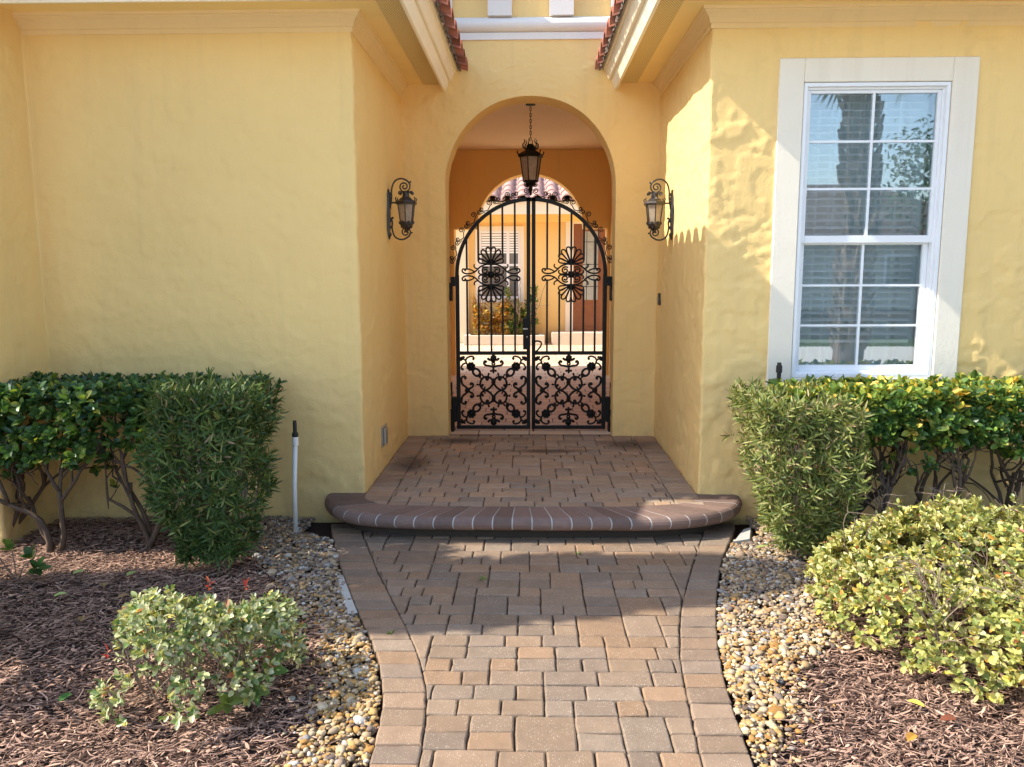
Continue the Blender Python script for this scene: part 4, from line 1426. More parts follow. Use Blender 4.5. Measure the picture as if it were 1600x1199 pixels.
def gate_leaf(sg, label):
    """sg -1: leaf on the left, +1: leaf on the right. u runs from the meeting stile to the hinges"""
    t = thing('gate_leaf', label, 'gate', (GC + sg * .68, GY, HP), 'wrought-iron gate leaves in the arch')
    def X(u): return GC + sg * u
    def P3(uz, y=0.0):
        uz = np.asarray(uz, float)
        return np.stack([X(uz[:, 0]), np.full(len(uz), GY + y), uz[:, 1]], 1)
    def bx(mb, u0, u1, z0, z1, d=.016):
        a, b = sorted((X(u0), X(u1)))
        mb.box(a, b, GY - d, GY + d, z0, z1)
    fr = MB()
    bx(fr, .006, .040, .172, 2.25)
    bx(fr, .645, .680, .172, 1.575)
    bx(fr, .0402, .6448, .172, .204)
    bx(fr, .0402, .6448, .856, .887)
    th = np.linspace(0, PI / 2, 40)
    ro, ri = .680, .648
    Q = []
    for rr, dd in ((ro, -.016), (ro, .016), (ri, .016), (ri, -.016)):
        Q.append(np.stack([X(rr * np.cos(th)), np.full(40, GY + dd), 1.573 + rr * np.sin(th)], 1))
    Q.append(Q[0])
    fr.grid(np.stack(Q, 0))
    fr.build('frame', M['iron'], t)
    def bar(u, z0, z1):
        m = MB(); bx(m, u - .0085, u + .0085, z0, z1, .0085)
        m.build('bar', M['iron'], t)
    top = lambda u: 1.573 + math.sqrt(.655 ** 2 - u * u)
    U = [.575, .471, .3585, .254, .144]
    MC = 1.577
    for i, u in enumerate(U):
        m = MB()
        if i == 2:
            bx(m, u - .0085, u + .0085, .887, top(u), .0085)
        else:
            lo, hi = ((1.535, 1.620), (1.445, 1.70), None, (1.425, 1.735), (1.535, 1.620))[i]
            bx(m, u - .0085, u + .0085, .887, lo, .0085)
            m.build('bar', M['iron'], t)
            m = MB()
            bx(m, u - .0085, u + .0085, hi, top(u), .0085)
        m.build('bar', M['iron'], t)
    # medallion
    md = MB()
    def curve(pts, r=.0072, n=8, closed=False, c=(U[2], MC), y=0.0):
        q = catmull(pts, n, closed) if n > 1 else np.asarray(pts)
        q = q + np.array(c)
        md.tube(P3(q, y), r, 6, closed, flat=(0, 1, 0))
    for sz in (1, -1):
        for sx in (1, -1):
            for ang, Lp in ((11, .150), (33, .146), (54, .134), (74, .116)):
                a = math.radians(ang)
                ax_ = np.array([math.sin(a) * sx, math.cos(a) * sz])
                nx_ = np.array([ax_[1], -ax_[0]])
                hub = np.array([0, .095 * sz])
                lp = [hub + ax_ * (Lp * tt_) + nx_ * (w_ * s_) for tt_, w_, s_ in ((.12, .004, 1), (.45, .011, 1), (.78, .019, 1), (.95, .014, 1), (1.0, 0, 1), (.95, .014, -1), (.78, .019, -1), (.45, .011, -1), (.12, .004, -1))]
                curve(lp, .0066, 5, True)
            sp = spiral((.052, .036), .034, .008, PI * .75, -1.35) * np.array([sx, sz])
            curve(sp, .0072, 1)
            curve(np.array([(.004, .088), (.03, .092), (.062, .086), (.098, .068), (.128, .040), (.152, .022), (.19, .010), (.232, .012), (.258, .030), (.252, .050), (.232, .050), (.228, .038)]) * (sx, sz), .0072, 6)
            curve(np.array([(.02, .008), (.06, .004), (.098, .006), (.112, .024), (.104, .040)]) * (sx, sz), .0064, 6)
            curve(np.array([(.150, .026), (.17, .040), (.20, .050), (.232, .050)]) * (sx, sz), .0064, 6)
            curve(np.array([(.118, .052), (.140, .060), (.152, .075), (.150, .086)]) * (sx, sz), .0064, 5)
            md.ball((X(U[2] + .232 * sx), GY, MC + .040 * sz), .011, (1, .8, 1))
            md.ball((X(U[2] + .150 * sx), GY, MC + .088 * sz), .008, (1, .8, 1))
        curve(np.array([(-.012, .09), (0, .11), (.012, .09)]) * (1, sz), .006, 4)
    md.ball((X(U[2]), GY - .004, MC), .026, (1, .8, 1.2))
    for a in np.arange(8) * PI / 4:
        md.ball((X(U[2] + .026 * math.cos(a)), GY - .004, MC + .030 * math.sin(a)), .011)
    md.build('medallion', M['iron'], t, smooth=True)
    # scroll panel
    pn = MB()
    c0 = np.array([.3425, .530]); k_ = .00072
    def pc(pts, r=.0075, n=6, closed=False):
        q = catmull(pts, n, closed) * k_ + c0
        pn.tube(P3(q), r * 1.28, 6, closed, flat=(0, 1, 0))
    def pbl(x, y, r, sq=(1, .7, 1)):
        q = np.array([x, y]) * k_ + c0
        pn.ball((X(q[0]), GY, q[1]), r * k_ * 1.2, sq)
    for sx in (1, -1):
        for sz in (1, -1):
            m_ = np.array([sx, sz])
            pc(np.array([(0, 105), (30, 150), (75, 172), (125, 162), (160, 122), (166, 62), (142, 22), (105, 4), (60, 20), (25, 55)]) * m_, .0078, 5, True)
            pc(np.array([(78, 170), (95, 150), (82, 130), (66, 138)]) * m_, .007, 5); pbl(72 * sx, 142 * sz, 17)
            pc(np.array([(164, 60), (145, 50), (132, 62)]) * m_, .006, 5); pbl(138 * sx, 66 * sz, 16)
            pc(np.array([(55, 165), (66, 185), (60, 208)]) * m_, .006, 5); pbl(60 * sx, 208 * sz, 14)
            pc(np.array([(164, 76), (185, 70), (205, 74)]) * m_, .006, 4); pbl(205 * sx, 74 * sz, 13)
            pc(np.array([(110, 6), (116, 24), (108, 36)]) * m_, .005, 4); pbl(108 * sx, 36 * sz, 11)
            for off in (-16, 16):
                pc(np.array([(128 + off * .8, 150 - off * .8), (165 + off, 190 - off)]) * m_, .0055, 3)
            e = np.array([math.cos(.82), math.sin(.82)]); f_ = np.array([-e[1], e[0]])
            pc([(np.array([215, 228]) + e * 52 * math.cos(a) + f_ * 40 * math.sin(a)) * m_ for a in np.arange(12) / 12 * 2 * PI], .0082, 3, True)
            pbl(178 * sx, 190 * sz, 26)
            pbl(285 * sx, 302 * sz, 34, (1, .8, 1))
            for a in np.arange(8) * PI / 4 + .4:
                pbl((285 + 40 * math.cos(a)) * sx, (302 + 40 * math.sin(a)) * sz, 20)
            pc(np.array([(300, 320), (338, 340), (352, 380), (400, 412)]) * m_, .0065, 5)
            pc(np.array([(352, 380), (330, 415), (290, 432), (258, 428), (246, 405), (258, 392)]) * m_, .0065, 5); pbl(254 * sx, 400 * sz, 15)
            pc(np.array([(345, 350), (385, 332), (404, 300), (402, 272), (384, 262)]) * m_, .0065, 5); pbl(388 * sx, 268 * sz, 15)
            pbl(396 * sx, 408 * sz, 26); pbl(345 * sx, 352 * sz, 14)
            pbl(410 * sx, 385 * sz, 14); pbl(372 * sx, 422 * sz, 14)
            pc(np.array([(330, 4), (352, 40), (392, 74), (412, 122), (402, 162), (372, 176), (350, 162), (358, 148)]) * m_, .0078, 5); pbl(357 * sx, 154 * sz, 18)
            pc(np.array([(326, 6), (296, 26), (266, 44), (258, 74), (280, 92), (296, 78)]) * m_, .0075, 5); pbl(287 * sx, 78 * sz, 18)
            pc(np.array([(392, 100), (404, 118), (396, 132)]) * m_, .005, 4)
            pc(np.array([(0, 300), (55, 312), (96, 318), (120, 345), (108, 372), (88, 366)]) * m_, .0078, 5); pbl(96 * sx, 364 * sz, 17)
            pc(np.array([(0, 318), (18, 338), (2, 366)]) * m_, .006, 4)
            pc(np.array([(0, 395), (40, 388), (66, 400)]) * m_, .009, 4); pbl(66 * sx, 402 * sz, 15)
            pbl(30 * sx, 248 * sz, 14)
        pbl(332 * sx, 0, 34)
    for sz in (1, -1):
        pbl(0, 110 * sz, 34, (.8, .7, 1.2)); pbl(0, 405 * sz, 44, (.9, .7, 1.1)); pbl(0, 250 * sz, 20); pbl(0, 228 * sz, 13)
        pc(np.array([(0, 232), (0, 300)]) * (1, sz), .008, 2)
        pbl(0, 372 * sz, 26)
    pn.build('scroll_panel', M['iron'], t, smooth=True)
    # cresting along the arched top
    cr = MB()
    R = .684
    N_ = 6
    ang = np.radians(np.linspace(9, 90, N_ + 1))
    for i in range(N_):
        am_ = (ang[i] + ang[i + 1]) / 2
        w_ = R * (ang[i + 1] - ang[i])
        def loc(q):
            q = np.asarray(q, float)
            a = am_ + q[:, 0] / (R + q[:, 1])
            return np.stack([(R + q[:, 1]) * np.cos(a), 1.573 + (R + q[:, 1]) * np.sin(a)], 1)
        for s_ in (1, -1):
            h_ = .052 if s_ > 0 else .040
            r_ = .026 if s_ > 0 else .020
            sp = spiral((s_ * w_ * .27, h_), r_, .005, -PI / 2 if s_ > 0 else -PI / 2, 1.6 * s_, 30)
            lead = catmull([(0, .003), (s_ * w_ * .12, h_ - r_ - .012), (s_ * w_ * .20, h_ - r_ - .003), tuple(sp[0])], 5)
            cr.tube(P3(loc(np.concatenate([lead[:-1], sp]))), .0044, 5)
        sp = spiral((-w_ * .47, .036), .019, .004, -PI / 2, -1.4, 24)
        lead = catmull([(-w_ * .20, .004), (-w_ * .36, .012), tuple(sp[0])], 5)
        cr.tube(P3(loc(np.concatenate([lead[:-1], sp]))), .0042, 5)
    cr.build('cresting', M['iron'], t, smooth=True)
    # hinges and closer arm
    for z0, z1 in ((1.345, 1.56), (.10, .47)):
        h_ = MB()
        bx(h_, .683, .722, z1 - .085 if z0 > 1 else .24, z1, .03)
        a, b = sorted((X(.705), X(.745)))
        h_.box(a, b, GY - .045, GY + .05, z0, z1 - .055 if z0 > 1 else .36)
        h_.build('hinge', M['iron'], t, bevel=.004)
    ca = MB()
    a, b = sorted((X(.722), X(.7385)))
    ca.box(a, b, GY - .02, GY + .06, .362, .60)
    ca.build('closer', M['iron'], t, bevel=.005)
    if sg < 0:
        lk = MB(); bx(lk, .0065, .072, .905, 1.19, .028)
        lk = lk.build('lock_case', M['iron'], t, bevel=.005)
        kn = MB(); bx(kn, .03, .075, 1.085, 1.10, .036); kn.build('latch', M['steel'], lk, bevel=.003)
        cy = MB(); cy.ball((X(.036), GY - .030, 1.02), .011, (1, .6, 1)); cy.build('lock_cylinder', M['steel'], lk, smooth=True)
    else:
        hd = MB()
        hd.tube(P3(catmull([(.030, .975), (.052, .985), (.088, .975), (.090, .945), (.062, .905), (.040, .885)], 8), -.045), .008, 8)
        hd.box(X(.014), X(.034), GY - .05, GY - .016, .96, .99)
        hd.build('handle', M['iron'], t, smooth=True)
        bl_ = MB(); bl_.tube([(X(.020), GY - .024, .42), (X(.020), GY - .024, .118)], .008, 8)
        bl_.build('drop_bolt', M['iron'], t, smooth=True)
    return t
gate_leaf(-1, 'black wrought-iron gate leaf carrying the lock case, left half of the gate')
gate_leaf(1, 'black wrought-iron gate leaf with curved pull handle and drop bolt')

# ------------------------------------------------------------------ lanterns
def hexring(mb, prof, c, n=6, rot=PI / 6):
    mb.lathe(prof, c, n, rot)
def wall_lantern(label, loc):
    t = thing('wall_lantern', label, 'lantern', (0, 0, 0), 'scrolled wall lanterns beside the gate')
    bp = MB()
    bp.add([(0, -.026, -.16), (0, .026, -.16), (.012, .018, -.16), (.012, -.018, -.16), (0, -.030, 0), (0, .030, 0), (.020, .020, 0), (.020, -.020, 0), (0, -.026, .155), (0, .026, .155), (.012, .018, .155), (.012, -.018, .155)],
           [(0, 1, 5, 4), (1, 2, 6, 5), (2, 3, 7, 6), (3, 0, 4, 7), (4, 5, 9, 8), (5, 6, 10, 9), (6, 7, 11, 10), (7, 4, 8, 11), (0, 3, 2, 1), (8, 9, 10, 11)])
    for z in (-.155, -.10, -.05, .05, .09, .12, .15):
        bp.ball((.014, 0, z), .019, (.7, 1.1, 1))
    bp.ball((.008, 0, .172), .014, (.7, 1, 1.4)); bp.ball((.008, 0, -.176), .014, (.7, 1, 1.4))
    bp.build('back_plate', M['bronze'], t, smooth=False)
    ax = .142
    am = MB()
    P = lambda q: np.stack([np.asarray(q)[:, 0], 0 * np.asarray(q)[:, 0], np.asarray(q)[:, 1]], 1)
    sp = spiral((.128, .212), .046, .008, PI * .05, 1.45)[:, :]
    up = catmull([(.020, .06), (.030, .12), (.032, .18), (.050, .235), (.085, .262), (.125, .262), (.160, .242), tuple(sp[0])], 8)
    sp1 = spiral((.128, .208), .030, .006, PI * .15, -1.5)
    am.tube(P(up), .0068, 7)
    am.tube(P(np.concatenate([[up[-1]], spiral((.130, .205), .044, .007, .15, -1.75, 40)])), .0058, 7)
    lo = catmull([(.020, -.03), (.032, -.06), (.030, -.11), (.045, -.165), (.080, -.190), (.120, -.190), (.158, -.168), (.170, -.145)], 8)
    am.tube(P(lo), .0066, 7)
    am.tube(P(np.concatenate([[lo[-1]], spiral((.134, -.138), .037, .006, 0, 1.6, 40)])), .0058, 7)
    am.tube([(.01, 0, .085), (ax - .06, 0, .085)], .007, 6)
    am.ball((.182, 0, -.142), .008); am.ball((.035, 0, -.03), .010); am.ball((.178, 0, .240), .008)
    am.build('arm', M['bronze'], t, smooth=True)
    c = (ax, 0, 0)
    rf = MB()
    hexring(rf, [(.0, .172), (.012, .172), (.026, .160), (.030, .128), (.048, .116), (.060, .104), (.086, .096), (.090, .082), (.086, .072), (.070, .070), (0, .070)], c)
    for a in np.arange(6) * PI / 3 + PI / 6:
        ca, sa = math.cos(a), math.sin(a)
        rf.tube([(ax + .078 * ca, .078 * sa, .092), (ax + .088 * ca, .088 * sa, .112), (ax + .080 * ca, .080 * sa, .122)], .005, 5)
        q = spiral((.048, .158), .014, .004, -1.2, 1.2, 16)
        rf.tube([(ax + r_ * ca, r_ * sa, z_) for r_, z_ in q], .0045, 5)
        rf.ball((ax + .026 * ca, .026 * sa, .166), .008)
    rf.build('cap', M['bronze'], t)
    gl_ = MB(); hexring(gl_, [(.048, -.062), (.066, .071)], c)
    gl_.build('glass', M['lampglass'], t)
    cg = MB()
    for a in np.arange(6) * PI / 3 + PI / 6:
        ca, sa = math.cos(a), math.sin(a)
        cg.tube([(ax + .050 * ca, .050 * sa, -.064), (ax + .068 * ca, .068 * sa, .074)], .0058, 4)
    hexring(cg, [(.044, -.060), (.054, -.060), (.056, -.072), (.050, -.090), (.034, -.108), (.018, -.118), (.012, -.135), (0, -.136)], c)
    for a in np.arange(6) * PI / 3:
        ca, sa = math.cos(a), math.sin(a)
        cg.ball((ax + .050 * ca, .050 * sa, -.066), .012, (1, 1, 1.3)); cg.ball((ax + .036 * ca, .036 * sa, -.098), .011)
    cg.ball((ax, 0, -.118), .017); cg.ball((ax, 0, -.134), .011)
    cg.build('cage', M['bronze'], t)
    MB().lathe([(0, -.05), (.012, -.05), (.012, .02), (.016, .035), (.006, .06), (0, .062)], c, 10).build('bulb', m_plain('bulb_glass', (.7, .66, .6), .3, .5), t, smooth=True)
    t.location = loc
    return t
wl = wall_lantern('dark bronze scrolled wall lantern on the shaded wall left of the gate', (XL + .004, 6.20, 2.045))
dup(wl, (XR - .004, 6.26, 2.035), PI, 'dark bronze scrolled wall lantern on the sunlit wall right of the gate')

hl = thing('hanging_lantern', 'black lantern hanging by a chain in the passage above the gate', 'lantern', (.014, 8.2, 3.25))
hx, hy = .014, 8.2
ch = MB()
z = 3.235
k = 0
while z > 2.90:
    a = np.arange(10) / 10 * 2 * PI
    lx = .009 * np.cos(a); lz = .019 * np.sin(a)
    pts = np.stack([hx + (lx if k % 2 else 0 * lx), hy + (0 * lx if k % 2 else lx), z + lz], 1)
    ch.tube(pts, .0033, 5, True)
    z -= .029; k += 1
ch.build('chain', M['iron'], hl, smooth=True)
MB().lathe([(0, 3.253), (.05, 3.253), (.048, 3.242), (.018, 3.236), (0, 3.236)], (hx, hy, 0), 18).build('ceiling_rose', M['iron'], hl)
rf = MB(); c = (hx, hy, 0)
hexring(rf, [(0, 2.872), (.02, 2.87), (.042, 2.856), (.048, 2.815), (.07, 2.80), (.10, 2.785), (.126, 2.765), (.132, 2.745), (.118, 2.738), (0, 2.738)], c, 6, .25)
for a in np.arange(6) * PI / 3 + .25:
    ca, sa = math.cos(a), math.sin(a)
    rf.tube([(hx + .118 * ca, hy + .118 * sa, 2.76), (hx + .138 * ca, hy + .138 * sa, 2.782), (hx + .134 * ca, hy + .134 * sa, 2.80)], .007, 5)
    q = catmull([(.046, 2.82), (.075, 2.835), (.078, 2.865), (.060, 2.885), (.066, 2.915)], 5)
    rf.tube([(hx + r_ * ca, hy + r_ * sa, z_) for r_, z_ in q], np.linspace(.009, .004, len(q)), 5)
rf.build('cap', M['iron'], hl)
gl_ = MB(); hexring(gl_, [(.072, 2.512), (.104, 2.738)], c, 6, .25); gl_.build('glass', M['lampglass'], hl)
cg = MB()
for a in np.arange(6) * PI / 3 + .25:
    ca, sa = math.cos(a), math.sin(a)
    cg.tube([(hx + .075 * ca, hy + .075 * sa, 2.508), (hx + .107 * ca, hy + .107 * sa, 2.742)], .0085, 4)
    q = spiral((.046, 2.472), .024, .006, .8, -1.3, 18)
    cg.tube([(hx + r_ * ca, hy + r_ * sa, z_) for r_, z_ in q], .0055, 5)
hexring(cg, [(.066, 2.516), (.080, 2.512), (.080, 2.498), (.05, 2.488), (.024, 2.470), (.018, 2.440), (.026, 2.425), (.016, 2.405), (.010, 2.372), (0, 2.362)], c, 6, .25)
cg.build('cage', M['iron'], hl)

# ------------------------------------------------------------------ house across the courtyard
ih = thing('courtyard_house', 'yellow house wall with door and window seen through the gate', 'house', (0, 16.6, HP))
IY = 16.4
iw = MB(); iw.box(-8, 8, IY, IY + .25, .0, 3.2); iw.build('wall', M['stucco'], ih)
MB().box(-1.50, -1.24, IY - .10, IY - .002, HP, 2.45).build('pilaster', M['fascia'], ih, bevel=.01)
wn = MB(); frame(wn, -1.10, -.10, .98, 2.52, .09, IY - .03, IY - .002); wn = wn.build('window', M['trim'], ih)
f_ = MB(); frame(f_, -1.008, -.192, 1.072, 2.428, .035, IY - .022, IY - .003)
f_.box(-.465, -.405, IY - .021, IY - .003, 1.108, 2.392); f_.box(-.972, -.466, IY - .019, IY - .003, 1.72, 1.765); f_.box(-.404, -.228, IY - .019, IY - .003, 1.72, 1.765)
f_.build('window_frame', M['vinyl'], wn)
MB().box(-.972, -.228, IY - .006, IY - .0025, 1.108, 2.392).build('pane', M['dark_glass'], wn)
b_ = MB()
for q in np.arange(1.98, 2.39, .05): b_.box(-.970, -.230, IY - .0105, IY - .0065, q, q + .036)
b_.build('blind', M['blind'], wn)
ea = MB(); ea.box(-8, 8, IY - .55, IY - .002, 2.74, 2.80); ea.box(-8, 8, IY - .12, IY - .003, 2.60, 2.739); ea.build('soffit', M['soffit'], ih)
MB().box(-8, 8, IY - .60, IY - .551, 2.72, 2.96).build('fascia', M['fascia'], ih)
rt = MB()
x = -3.9
while x < 3.9:
    barrel(rt, (x, IY - .70, 2.97), (0, 1, 0), 2.6, .115, .11, 1)
    barrel(rt, (x + .145, IY - .68, 3.01), (0, 1, 0), 2.6, .10, .06, -1)
    x += .29
for a in rt.c: a[:] = a * .5 + np.array([.26, .20, .18])
rt.build('roof_tiles', M['tile'], ih, smooth=True)
dk = MB().add([(-8, IY - .6, 2.965), (8, IY - .6, 2.965), (8, IY + 2.4, 2.965 + .34 * 3), (-8, IY + 2.4, 2.965 + .34 * 3)], [(0, 1, 2, 3)]); dk.build('roof_deck', M['mortar'], ih)
dr = MB(); dr.box(.90, 1.50, IY - .03, IY - .002, .40, 2.56)
door = dr.build('door', M['door'], ih, bevel=.006)
pn = MB()
for z0, z1 in ((.50, .74), (.80, .94)):
    frame(pn, 1.02, 1.42, z0, z1, .03, IY - .044, IY - .0305)
pn.build('panel', M['door'], door, bevel=.004)
gm = MB(); frame(gm, 1.06, 1.43, 1.0, 2.44, .03, IY - .044, IY - .0305); gm.build('glass_frame', M['door'], door)
m_lead = m_plain('leaded_glass', (.34, .36, .33), .25, .5, var=.3, scale=8)
MB().box(1.09, 1.40, IY - .036, IY - .031, 1.03, 2.41).build('pane', m_lead, door)
ld = MB()
for q in (1.17, 1.32):
    ld.box(q - .006, q + .006, IY - .0375, IY - .0362, 1.03, 2.41)
for q in (1.3, 1.75, 2.2):
    ld.box(1.09, 1.40, IY - .0385, IY - .0376, q - .006, q + .006)
ld.build('leading', M['iron'], door)
d2 = MB(); d2.box(1.505, 2.10, IY - .034, IY - .002, .40, 2.56); d2 = d2.build('door', M['door'], ih, bevel=.006)
d2['label'] = 'second door leaf with brass handle'
hd = MB(); hd.box(1.535, 1.565, IY - .05, IY - .035, 1.18, 1.5); hd.tube([(1.55, IY - .05, 1.22), (1.55, IY - .09, 1.24), (1.55, IY - .09, 1.42), (1.55, IY - .05, 1.46)], .009, 6); hd.build('handle', M['iron'], d2)
dt = MB(); dt.box(.74, .898, IY - .06, IY - .003, HP, 2.72); dt.box(.8985, 2.10, IY - .06, IY - .003, 2.562, 2.72); dt.box(2.102, 2.26, IY - .06, IY - .003, HP, 2.72); dt.build('door_trim', M['trim'], ih)
MB().box(.45, 2.4, IY - .55, IY - .061, HP, .395).build('doorstep', M['pale_stone'], ih, bevel=.01)
cw = thing('courtyard_wall', 'yellow side wall enclosing the sunny courtyard on the right', 'wall', (5.2, 14, HP))
MB().box(5.2, 5.4, 11.45, 16.38, HP + .004, 3.0).build('wall', M['stucco'], cw)

pt = thing('planter', 'low pale stone planter under the courtyard window', 'planter', (-.5, 16, HP))
p_ = MB(); p_.box(-1.31, .31, 15.80, 15.92, HP + .003, .345); p_.box(-1.31, -1.19, 15.921, IY - .101, HP + .003, .345); p_.box(.19, .31, 15.921, IY - .004, HP + .003, .345); p_.build('kerb', M['pale_stone'], pt, bevel=.01)
MB().box(-1.189, .189, 15.921, IY - .005, HP + .003, .30).build('soil', M['soil'], pt)
CRO = palette([[.42, .20, .03], [.50, .30, .05], [.30, .12, .03], [.22, .22, .04], [.46, .38, .07]], [4, 3, 2, 1.2, 1])
GRN = palette([[.06, .12, .025], [.12, .18, .03], [.24, .26, .05], [.34, .30, .07]], [3, 3, 2, 1])
def cbush(label, x0, x1, y0, y1, z0, z1, pal, n):
    t = thing('planter_shrub', label, 'shrub', ((x0 + x1) / 2, (y0 + y1) / 2, .30))
    P = rng.uniform(0, 1, (n, 3))
    top = z0 + (z1 - z0) * (.75 + .5 * fbm(np.stack([P[:, 0] * 5, 0 * P[:, 0], 0 * P[:, 0]], 1), 2, 6))
    P = np.stack([x0 + P[:, 0] * (x1 - x0), y0 + P[:, 1] * (y1 - y0), z0 + (top - z0) * P[:, 2] ** .8], 1)
    mb = MB()
    whorl(mb, P, rng.normal(0, .4, (n, 3)) + np.array([0, -.5, .9]), 6, .085, .034, .9, pal, spread=.04)
    mb.build('foliage', M['leaf'], t)
    sm = MB()
    for k in range(7):
        x = rng.uniform(x0 + .05, x1 - .05)
        branch(sm, (x, (y0 + y1) / 2, .29), (rng.normal(0, .2), -.1, 1), (z1 - z0) * .7, .010, 1, .4)
    sm.build('stems', M['twig'], t)
cbush('orange-leaved croton in the courtyard planter behind the left gate leaf', -1.12, -.42, 15.98, 16.25, .34, 1.12, CRO, 210)
cbush('green and yellow shrub in the courtyard planter behind the lock case', -.45, .14, 15.98, 16.25, .34, 1.36, GRN, 210)

# ------------------------------------------------------------------ trees and buildings beside and behind the viewpoint
CYP = palette([[.035, .070, .022], [.05, .09, .026], [.025, .055, .02]], [2, 2, 1])
def cypress(x, y, r, h):
    t = thing('cypress_tree', 'tall narrow columnar cypress standing beyond the left end of the hedge', 'tree', (x, y, 0))
    MB().tube([(x, y, -.05), (x, y, h * .5), (x, y, h * .92)], [.09, .06, .01], 8).build('trunk', M['bark'], t, smooth=True)
    n = 5200
    z = .12 + rng.power(1.15, n) * (h - .12)
    rr = r * np.sqrt(np.clip(1 - (z / h) ** 5, 0, 1)) * (.86 + .22 * sstep(0, .6, z))
    a = rng.uniform(0, 2 * PI, n)
    q = 1 - np.abs(rng.normal(0, .16, n))
    rag = 1 + .22 * fbm(np.stack([np.cos(a) * 1.5, np.sin(a) * 1.5, z * 2.6], 1), 3, 66)
    P = np.stack([x + rr * q * rag * np.cos(a), y + rr * q * rag * np.sin(a), z], 1)
    A = np.stack([np.cos(a) * .7, np.sin(a) * .7, np.ones(n)], 1) + rng.normal(0, .3, (n, 3))
    mb = MB()
    whorl(mb, P, A, 5, .10, .034, .5, CYP, spread=.06, fold=.1, curl=.05)
    mb.build('crown', M['leaf_dull'], t)
cypress(-4.15, 3.33, .385, 4.95)

def fan(mb, c, d, L, nl, col):
    d = np.array(d, float); d /= np.linalg.norm(d)
    up = np.array([0, 0, 1.0]); s_ = np.cross(d, up); s_ /= np.linalg.norm(s_) + 1e-9
    a = np.linspace(-1.5, 1.5, nl)
    D = d[None] * np.cos(a)[:, None] + s_[None] * np.sin(a)[:, None] + np.array([0, 0, -.25])[None] * np.abs(a)[:, None] * .4
    leaf_geo(mb, np.repeat(np.array(c)[None], nl, 0), D, np.repeat(np.cross(s_, d)[None], nl, 0) + rng.normal(0, .1, (nl, 3)), L * (1 - .25 * np.abs(a) / 1.5) * rng.uniform(.9, 1.05, nl), np.full(nl, L * .055), col, narrow=True, fold=.2, curl=.28)

PALM = palette([[.06, .11, .03], [.09, .14, .04], [.13, .16, .06]], [2, 2, 1])
def palm(x, y, h, label, r=.2):
    t = thing('cabbage_palm', label, 'palm tree', (x, y, 0), 'cabbage palms on the front lawn')
    zs = np.linspace(-.05, h, 24)
    MB().tube(np.stack([x + .05 * np.sin(zs), y + 0 * zs, zs], 1), r * (1 + .10 * np.sin(zs * 5)), 12).build('trunk', M['palm_bark'], t, smooth=True)
    bo = MB()
    zz = .5
    k = 0
    while zz < h:
        for j in range(5):
            a = 2 * PI * j / 5 + k * .63
            ca, sa = math.cos(a), math.sin(a)
            rr = r * .95
            L = rng.uniform(.16, .34)
            p0 = np.array([x + .05 * math.sin(zz) + rr * ca, y + rr * sa, zz])
            p1 = p0 + np.array([ca * .10, sa * .10, L]) + rng.normal(0, .03, 3)
            bo.tube([p0 - np.array([0, 0, .05]), (p0 + p1) / 2 + np.array([ca, sa, 0]) * .02, p1], [.055, .04, .022], 4)
        zz += .17; k += 1
    bo.build('boots', M['palm_bark'], t)
    cr = MB(); st_ = MB()
    for i in range(26):
        a = 2.4 * i; el = 1.25 - 1.9 * (i / 26)
        d = np.array([math.cos(a) * math.cos(el), math.sin(a) * math.cos(el), math.sin(el)])
        p0 = np.array([x + .05 * math.sin(h), y, h]); p1 = p0 + d * rng.uniform(.8, 1.2) + np.array([0, 0, -.1])
        st_.tube([p0, (p0 + p1) / 2 + np.array([0, 0, .08]), p1], [.022, .016, .012], 5)
        fan(cr, p1, d + np.array([0, 0, -.3]), rng.uniform(.7, .95), 26, PALM(26))
    st_.build('petioles', M['leaf_dull'] and m_plain('petiole', (.16, .18, .07), .6), t)
    cr.build('crown', M['leaf_dull'], t)
palm(4.75, -1.6, 5.2, 'nearer cabbage palm with booted trunk mirrored in the window')
palm(8.0, -4.6, 6.0, 'farther cabbage palm with booted trunk mirrored in the window')

# low palmetto outside the frame at the left
pm_ = thing('palmetto', 'low fan-leaved palmetto in the mulch beyond the left edge', 'plant', (-2.85, 2.9, 0))
cr = MB(); st_ = MB()
for i in range(13):
    a = 2.4 * i; el = rng.uniform(.80, 1.35)
    d = np.array([math.cos(a) * math.cos(el), math.sin(a) * math.cos(el), math.sin(el)])
    p0 = np.array([-2.85, 2.9, 0.0]); p1 = p0 + d * rng.uniform(.5, .8)
    st_.tube([p0, p1], [.008, .005], 5)
    fan(cr, p1, d + np.array([0, 0, -.3]), .34, 15, PALM(15))
st_.build('petioles', m_plain('palmetto_petiole', (.16, .18, .07), .6), pm_)
cr.build('crown', M['leaf_dull'], pm_)

def tree(x, y, h, r, label):
    t = thing('oak_tree', label, 'tree', (x, y, 0), 'oaks across the street')
    tr = MB()
    branch(tr, (x, y, -.05), (0, 0, 1), h * .5, h * .03, 3, .6, None, .2)
    tr.build('trunk', M['bark'], t, smooth=True)
    mb = MB()
    nb_ = 60
    C = unit(rng.normal(0, 1, (nb_, 3))) * rng.uniform(.2, 1, (nb_, 1)) ** .5 * np.array([r, r, h * .33]) + np.array([x, y, h * .66])
    n = 3600
    P = C[rng.integers(0, nb_, n)] + rng.normal(0, r * .17, (n, 3))
    leaf_geo(mb, P, rng.normal(0, 1, (n, 3)), rng.normal(0, .5, (n, 3)) + np.array([0, 0, 1]), .20 * rng.uniform(.7, 1.3, n), np.full(n, .11), palette([[.05, .09, .025], [.08, .13, .035], [.11, .15, .05]], [2, 2, 1])(n))
    mb.build('crown', M['leaf_dull'], t)
tree(3.5, -21, 6.5, 2.6, 'shorter round oak across the street, left in the window mirror')
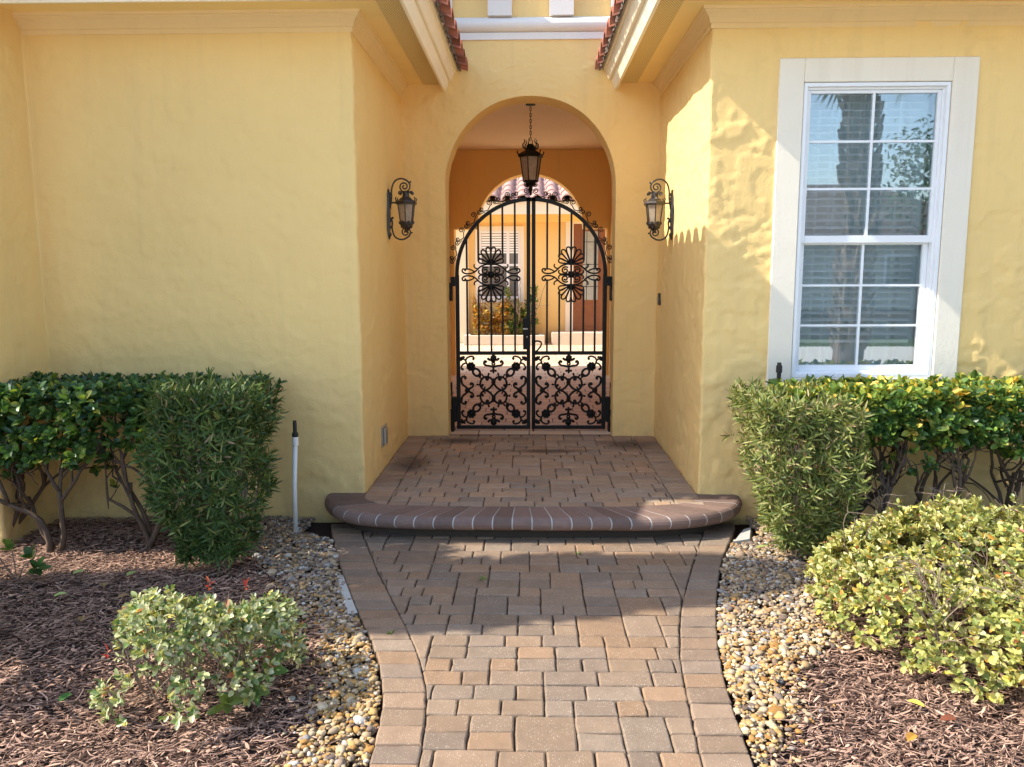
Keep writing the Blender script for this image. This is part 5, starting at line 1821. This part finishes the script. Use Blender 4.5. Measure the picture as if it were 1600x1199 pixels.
tree(17, -22, 7.5, 3.0, 'wide oak across the street, right in the window mirror')
tree(-9, -22, 8.5, 3.2, 'tall oak across the street behind the viewpoint')
nh = thing('neighbour_house', 'pale house with brown hipped roof across the street', 'house', (11, -28, 0))
w_ = MB(); w_.box(4, 20, -32, -24, -.04, 3.0); w_.build('wall', m_plain('neighbour_render', (.55, .50, .42), .9), nh)
rf = MB().add([(3.4, -23.4, 3.0), (20.6, -23.4, 3.0), (20.6, -32.6, 3.0), (3.4, -32.6, 3.0), (8, -28, 5.6), (16, -28, 5.6)], [(0, 1, 5, 4), (1, 2, 5), (2, 3, 4, 5), (3, 0, 4), (0, 3, 2, 1)])
rf.build('roof', m_plain('neighbour_roof', (.16, .11, .09), .9, var=.2), nh)
for x in (6, 10, 15):
    f_ = MB(); frame(f_, x, x + 1.5, .9, 2.3, .1, -23.99 - .06 + .1, -23.99 + .12); f_ = f_.build('window', M['vinyl'], nh)
    MB().box(x + .1, x + 1.4, -23.995, -23.97, 1.0, 2.2).build('pane', M['dark_glass'], f_)

# ------------------------------------------------------------------ light
d = Vector((1.0, 0.14, -0.905)).normalized()
sun = bpy.data.lights.new('sun', 'SUN')
sun.energy = 2.75
sun.angle = math.radians(0.5)
sun.color = (1.0, 0.93, 0.80)
so = bpy.data.objects.new('sun', sun)
COL.objects.link(so)
so.rotation_euler = d.to_track_quat('-Z', 'Y').to_euler()
so.location = (-8, -2, 9)
w = bpy.data.worlds.new('World')
S.world = w
w.use_nodes = True
nt = w.node_tree
sky = nt.nodes.new('ShaderNodeTexSky')
sky.sky_type = 'NISHITA'
sky.sun_disc = False
sky.sun_elevation = math.asin(-d.z)
sky.sun_rotation = math.atan2(-d.x, -d.y)
sky.air_density = 1.0
sky.dust_density = 1.0
bg = nt.nodes['Background']
nt.links.new(sky.outputs[0], bg.inputs[0])
bg.inputs[1].default_value = 0.135

# ------------------------------------------------------------------ camera
cam = bpy.data.cameras.new('camera')
cam.sensor_fit = 'HORIZONTAL'
cam.sensor_width = 36
cam.lens = 1239.08 / 1600 * 36
cam.clip_end = 500
co = bpy.data.objects.new('camera', cam)
COL.objects.link(co)
pi_, ya_, ro_ = math.radians(8.0006), math.radians(1.258), math.radians(0.1875)
fw = Vector((-math.sin(ya_) * math.cos(pi_), math.cos(ya_) * math.cos(pi_), -math.sin(pi_)))
r0 = Vector((math.cos(ya_), math.sin(ya_), 0))
u0 = r0.cross(fw)
R_ = r0 * math.cos(ro_) - u0 * math.sin(ro_)
U_ = r0 * math.sin(ro_) + u0 * math.cos(ro_)
co.matrix_world = Matrix(((R_.x, U_.x, -fw.x, 0), (R_.y, U_.y, -fw.y, 0), (R_.z, U_.z, -fw.z, 1.6), (0, 0, 0, 1)))
S.camera = co
S.view_settings.view_transform = 'Standard'
S.view_settings.look = 'None'
S.view_settings.exposure = 1.66
S.cycles.max_bounces = 14
S.cycles.diffuse_bounces = 10
S.cycles.transparent_max_bounces = 12
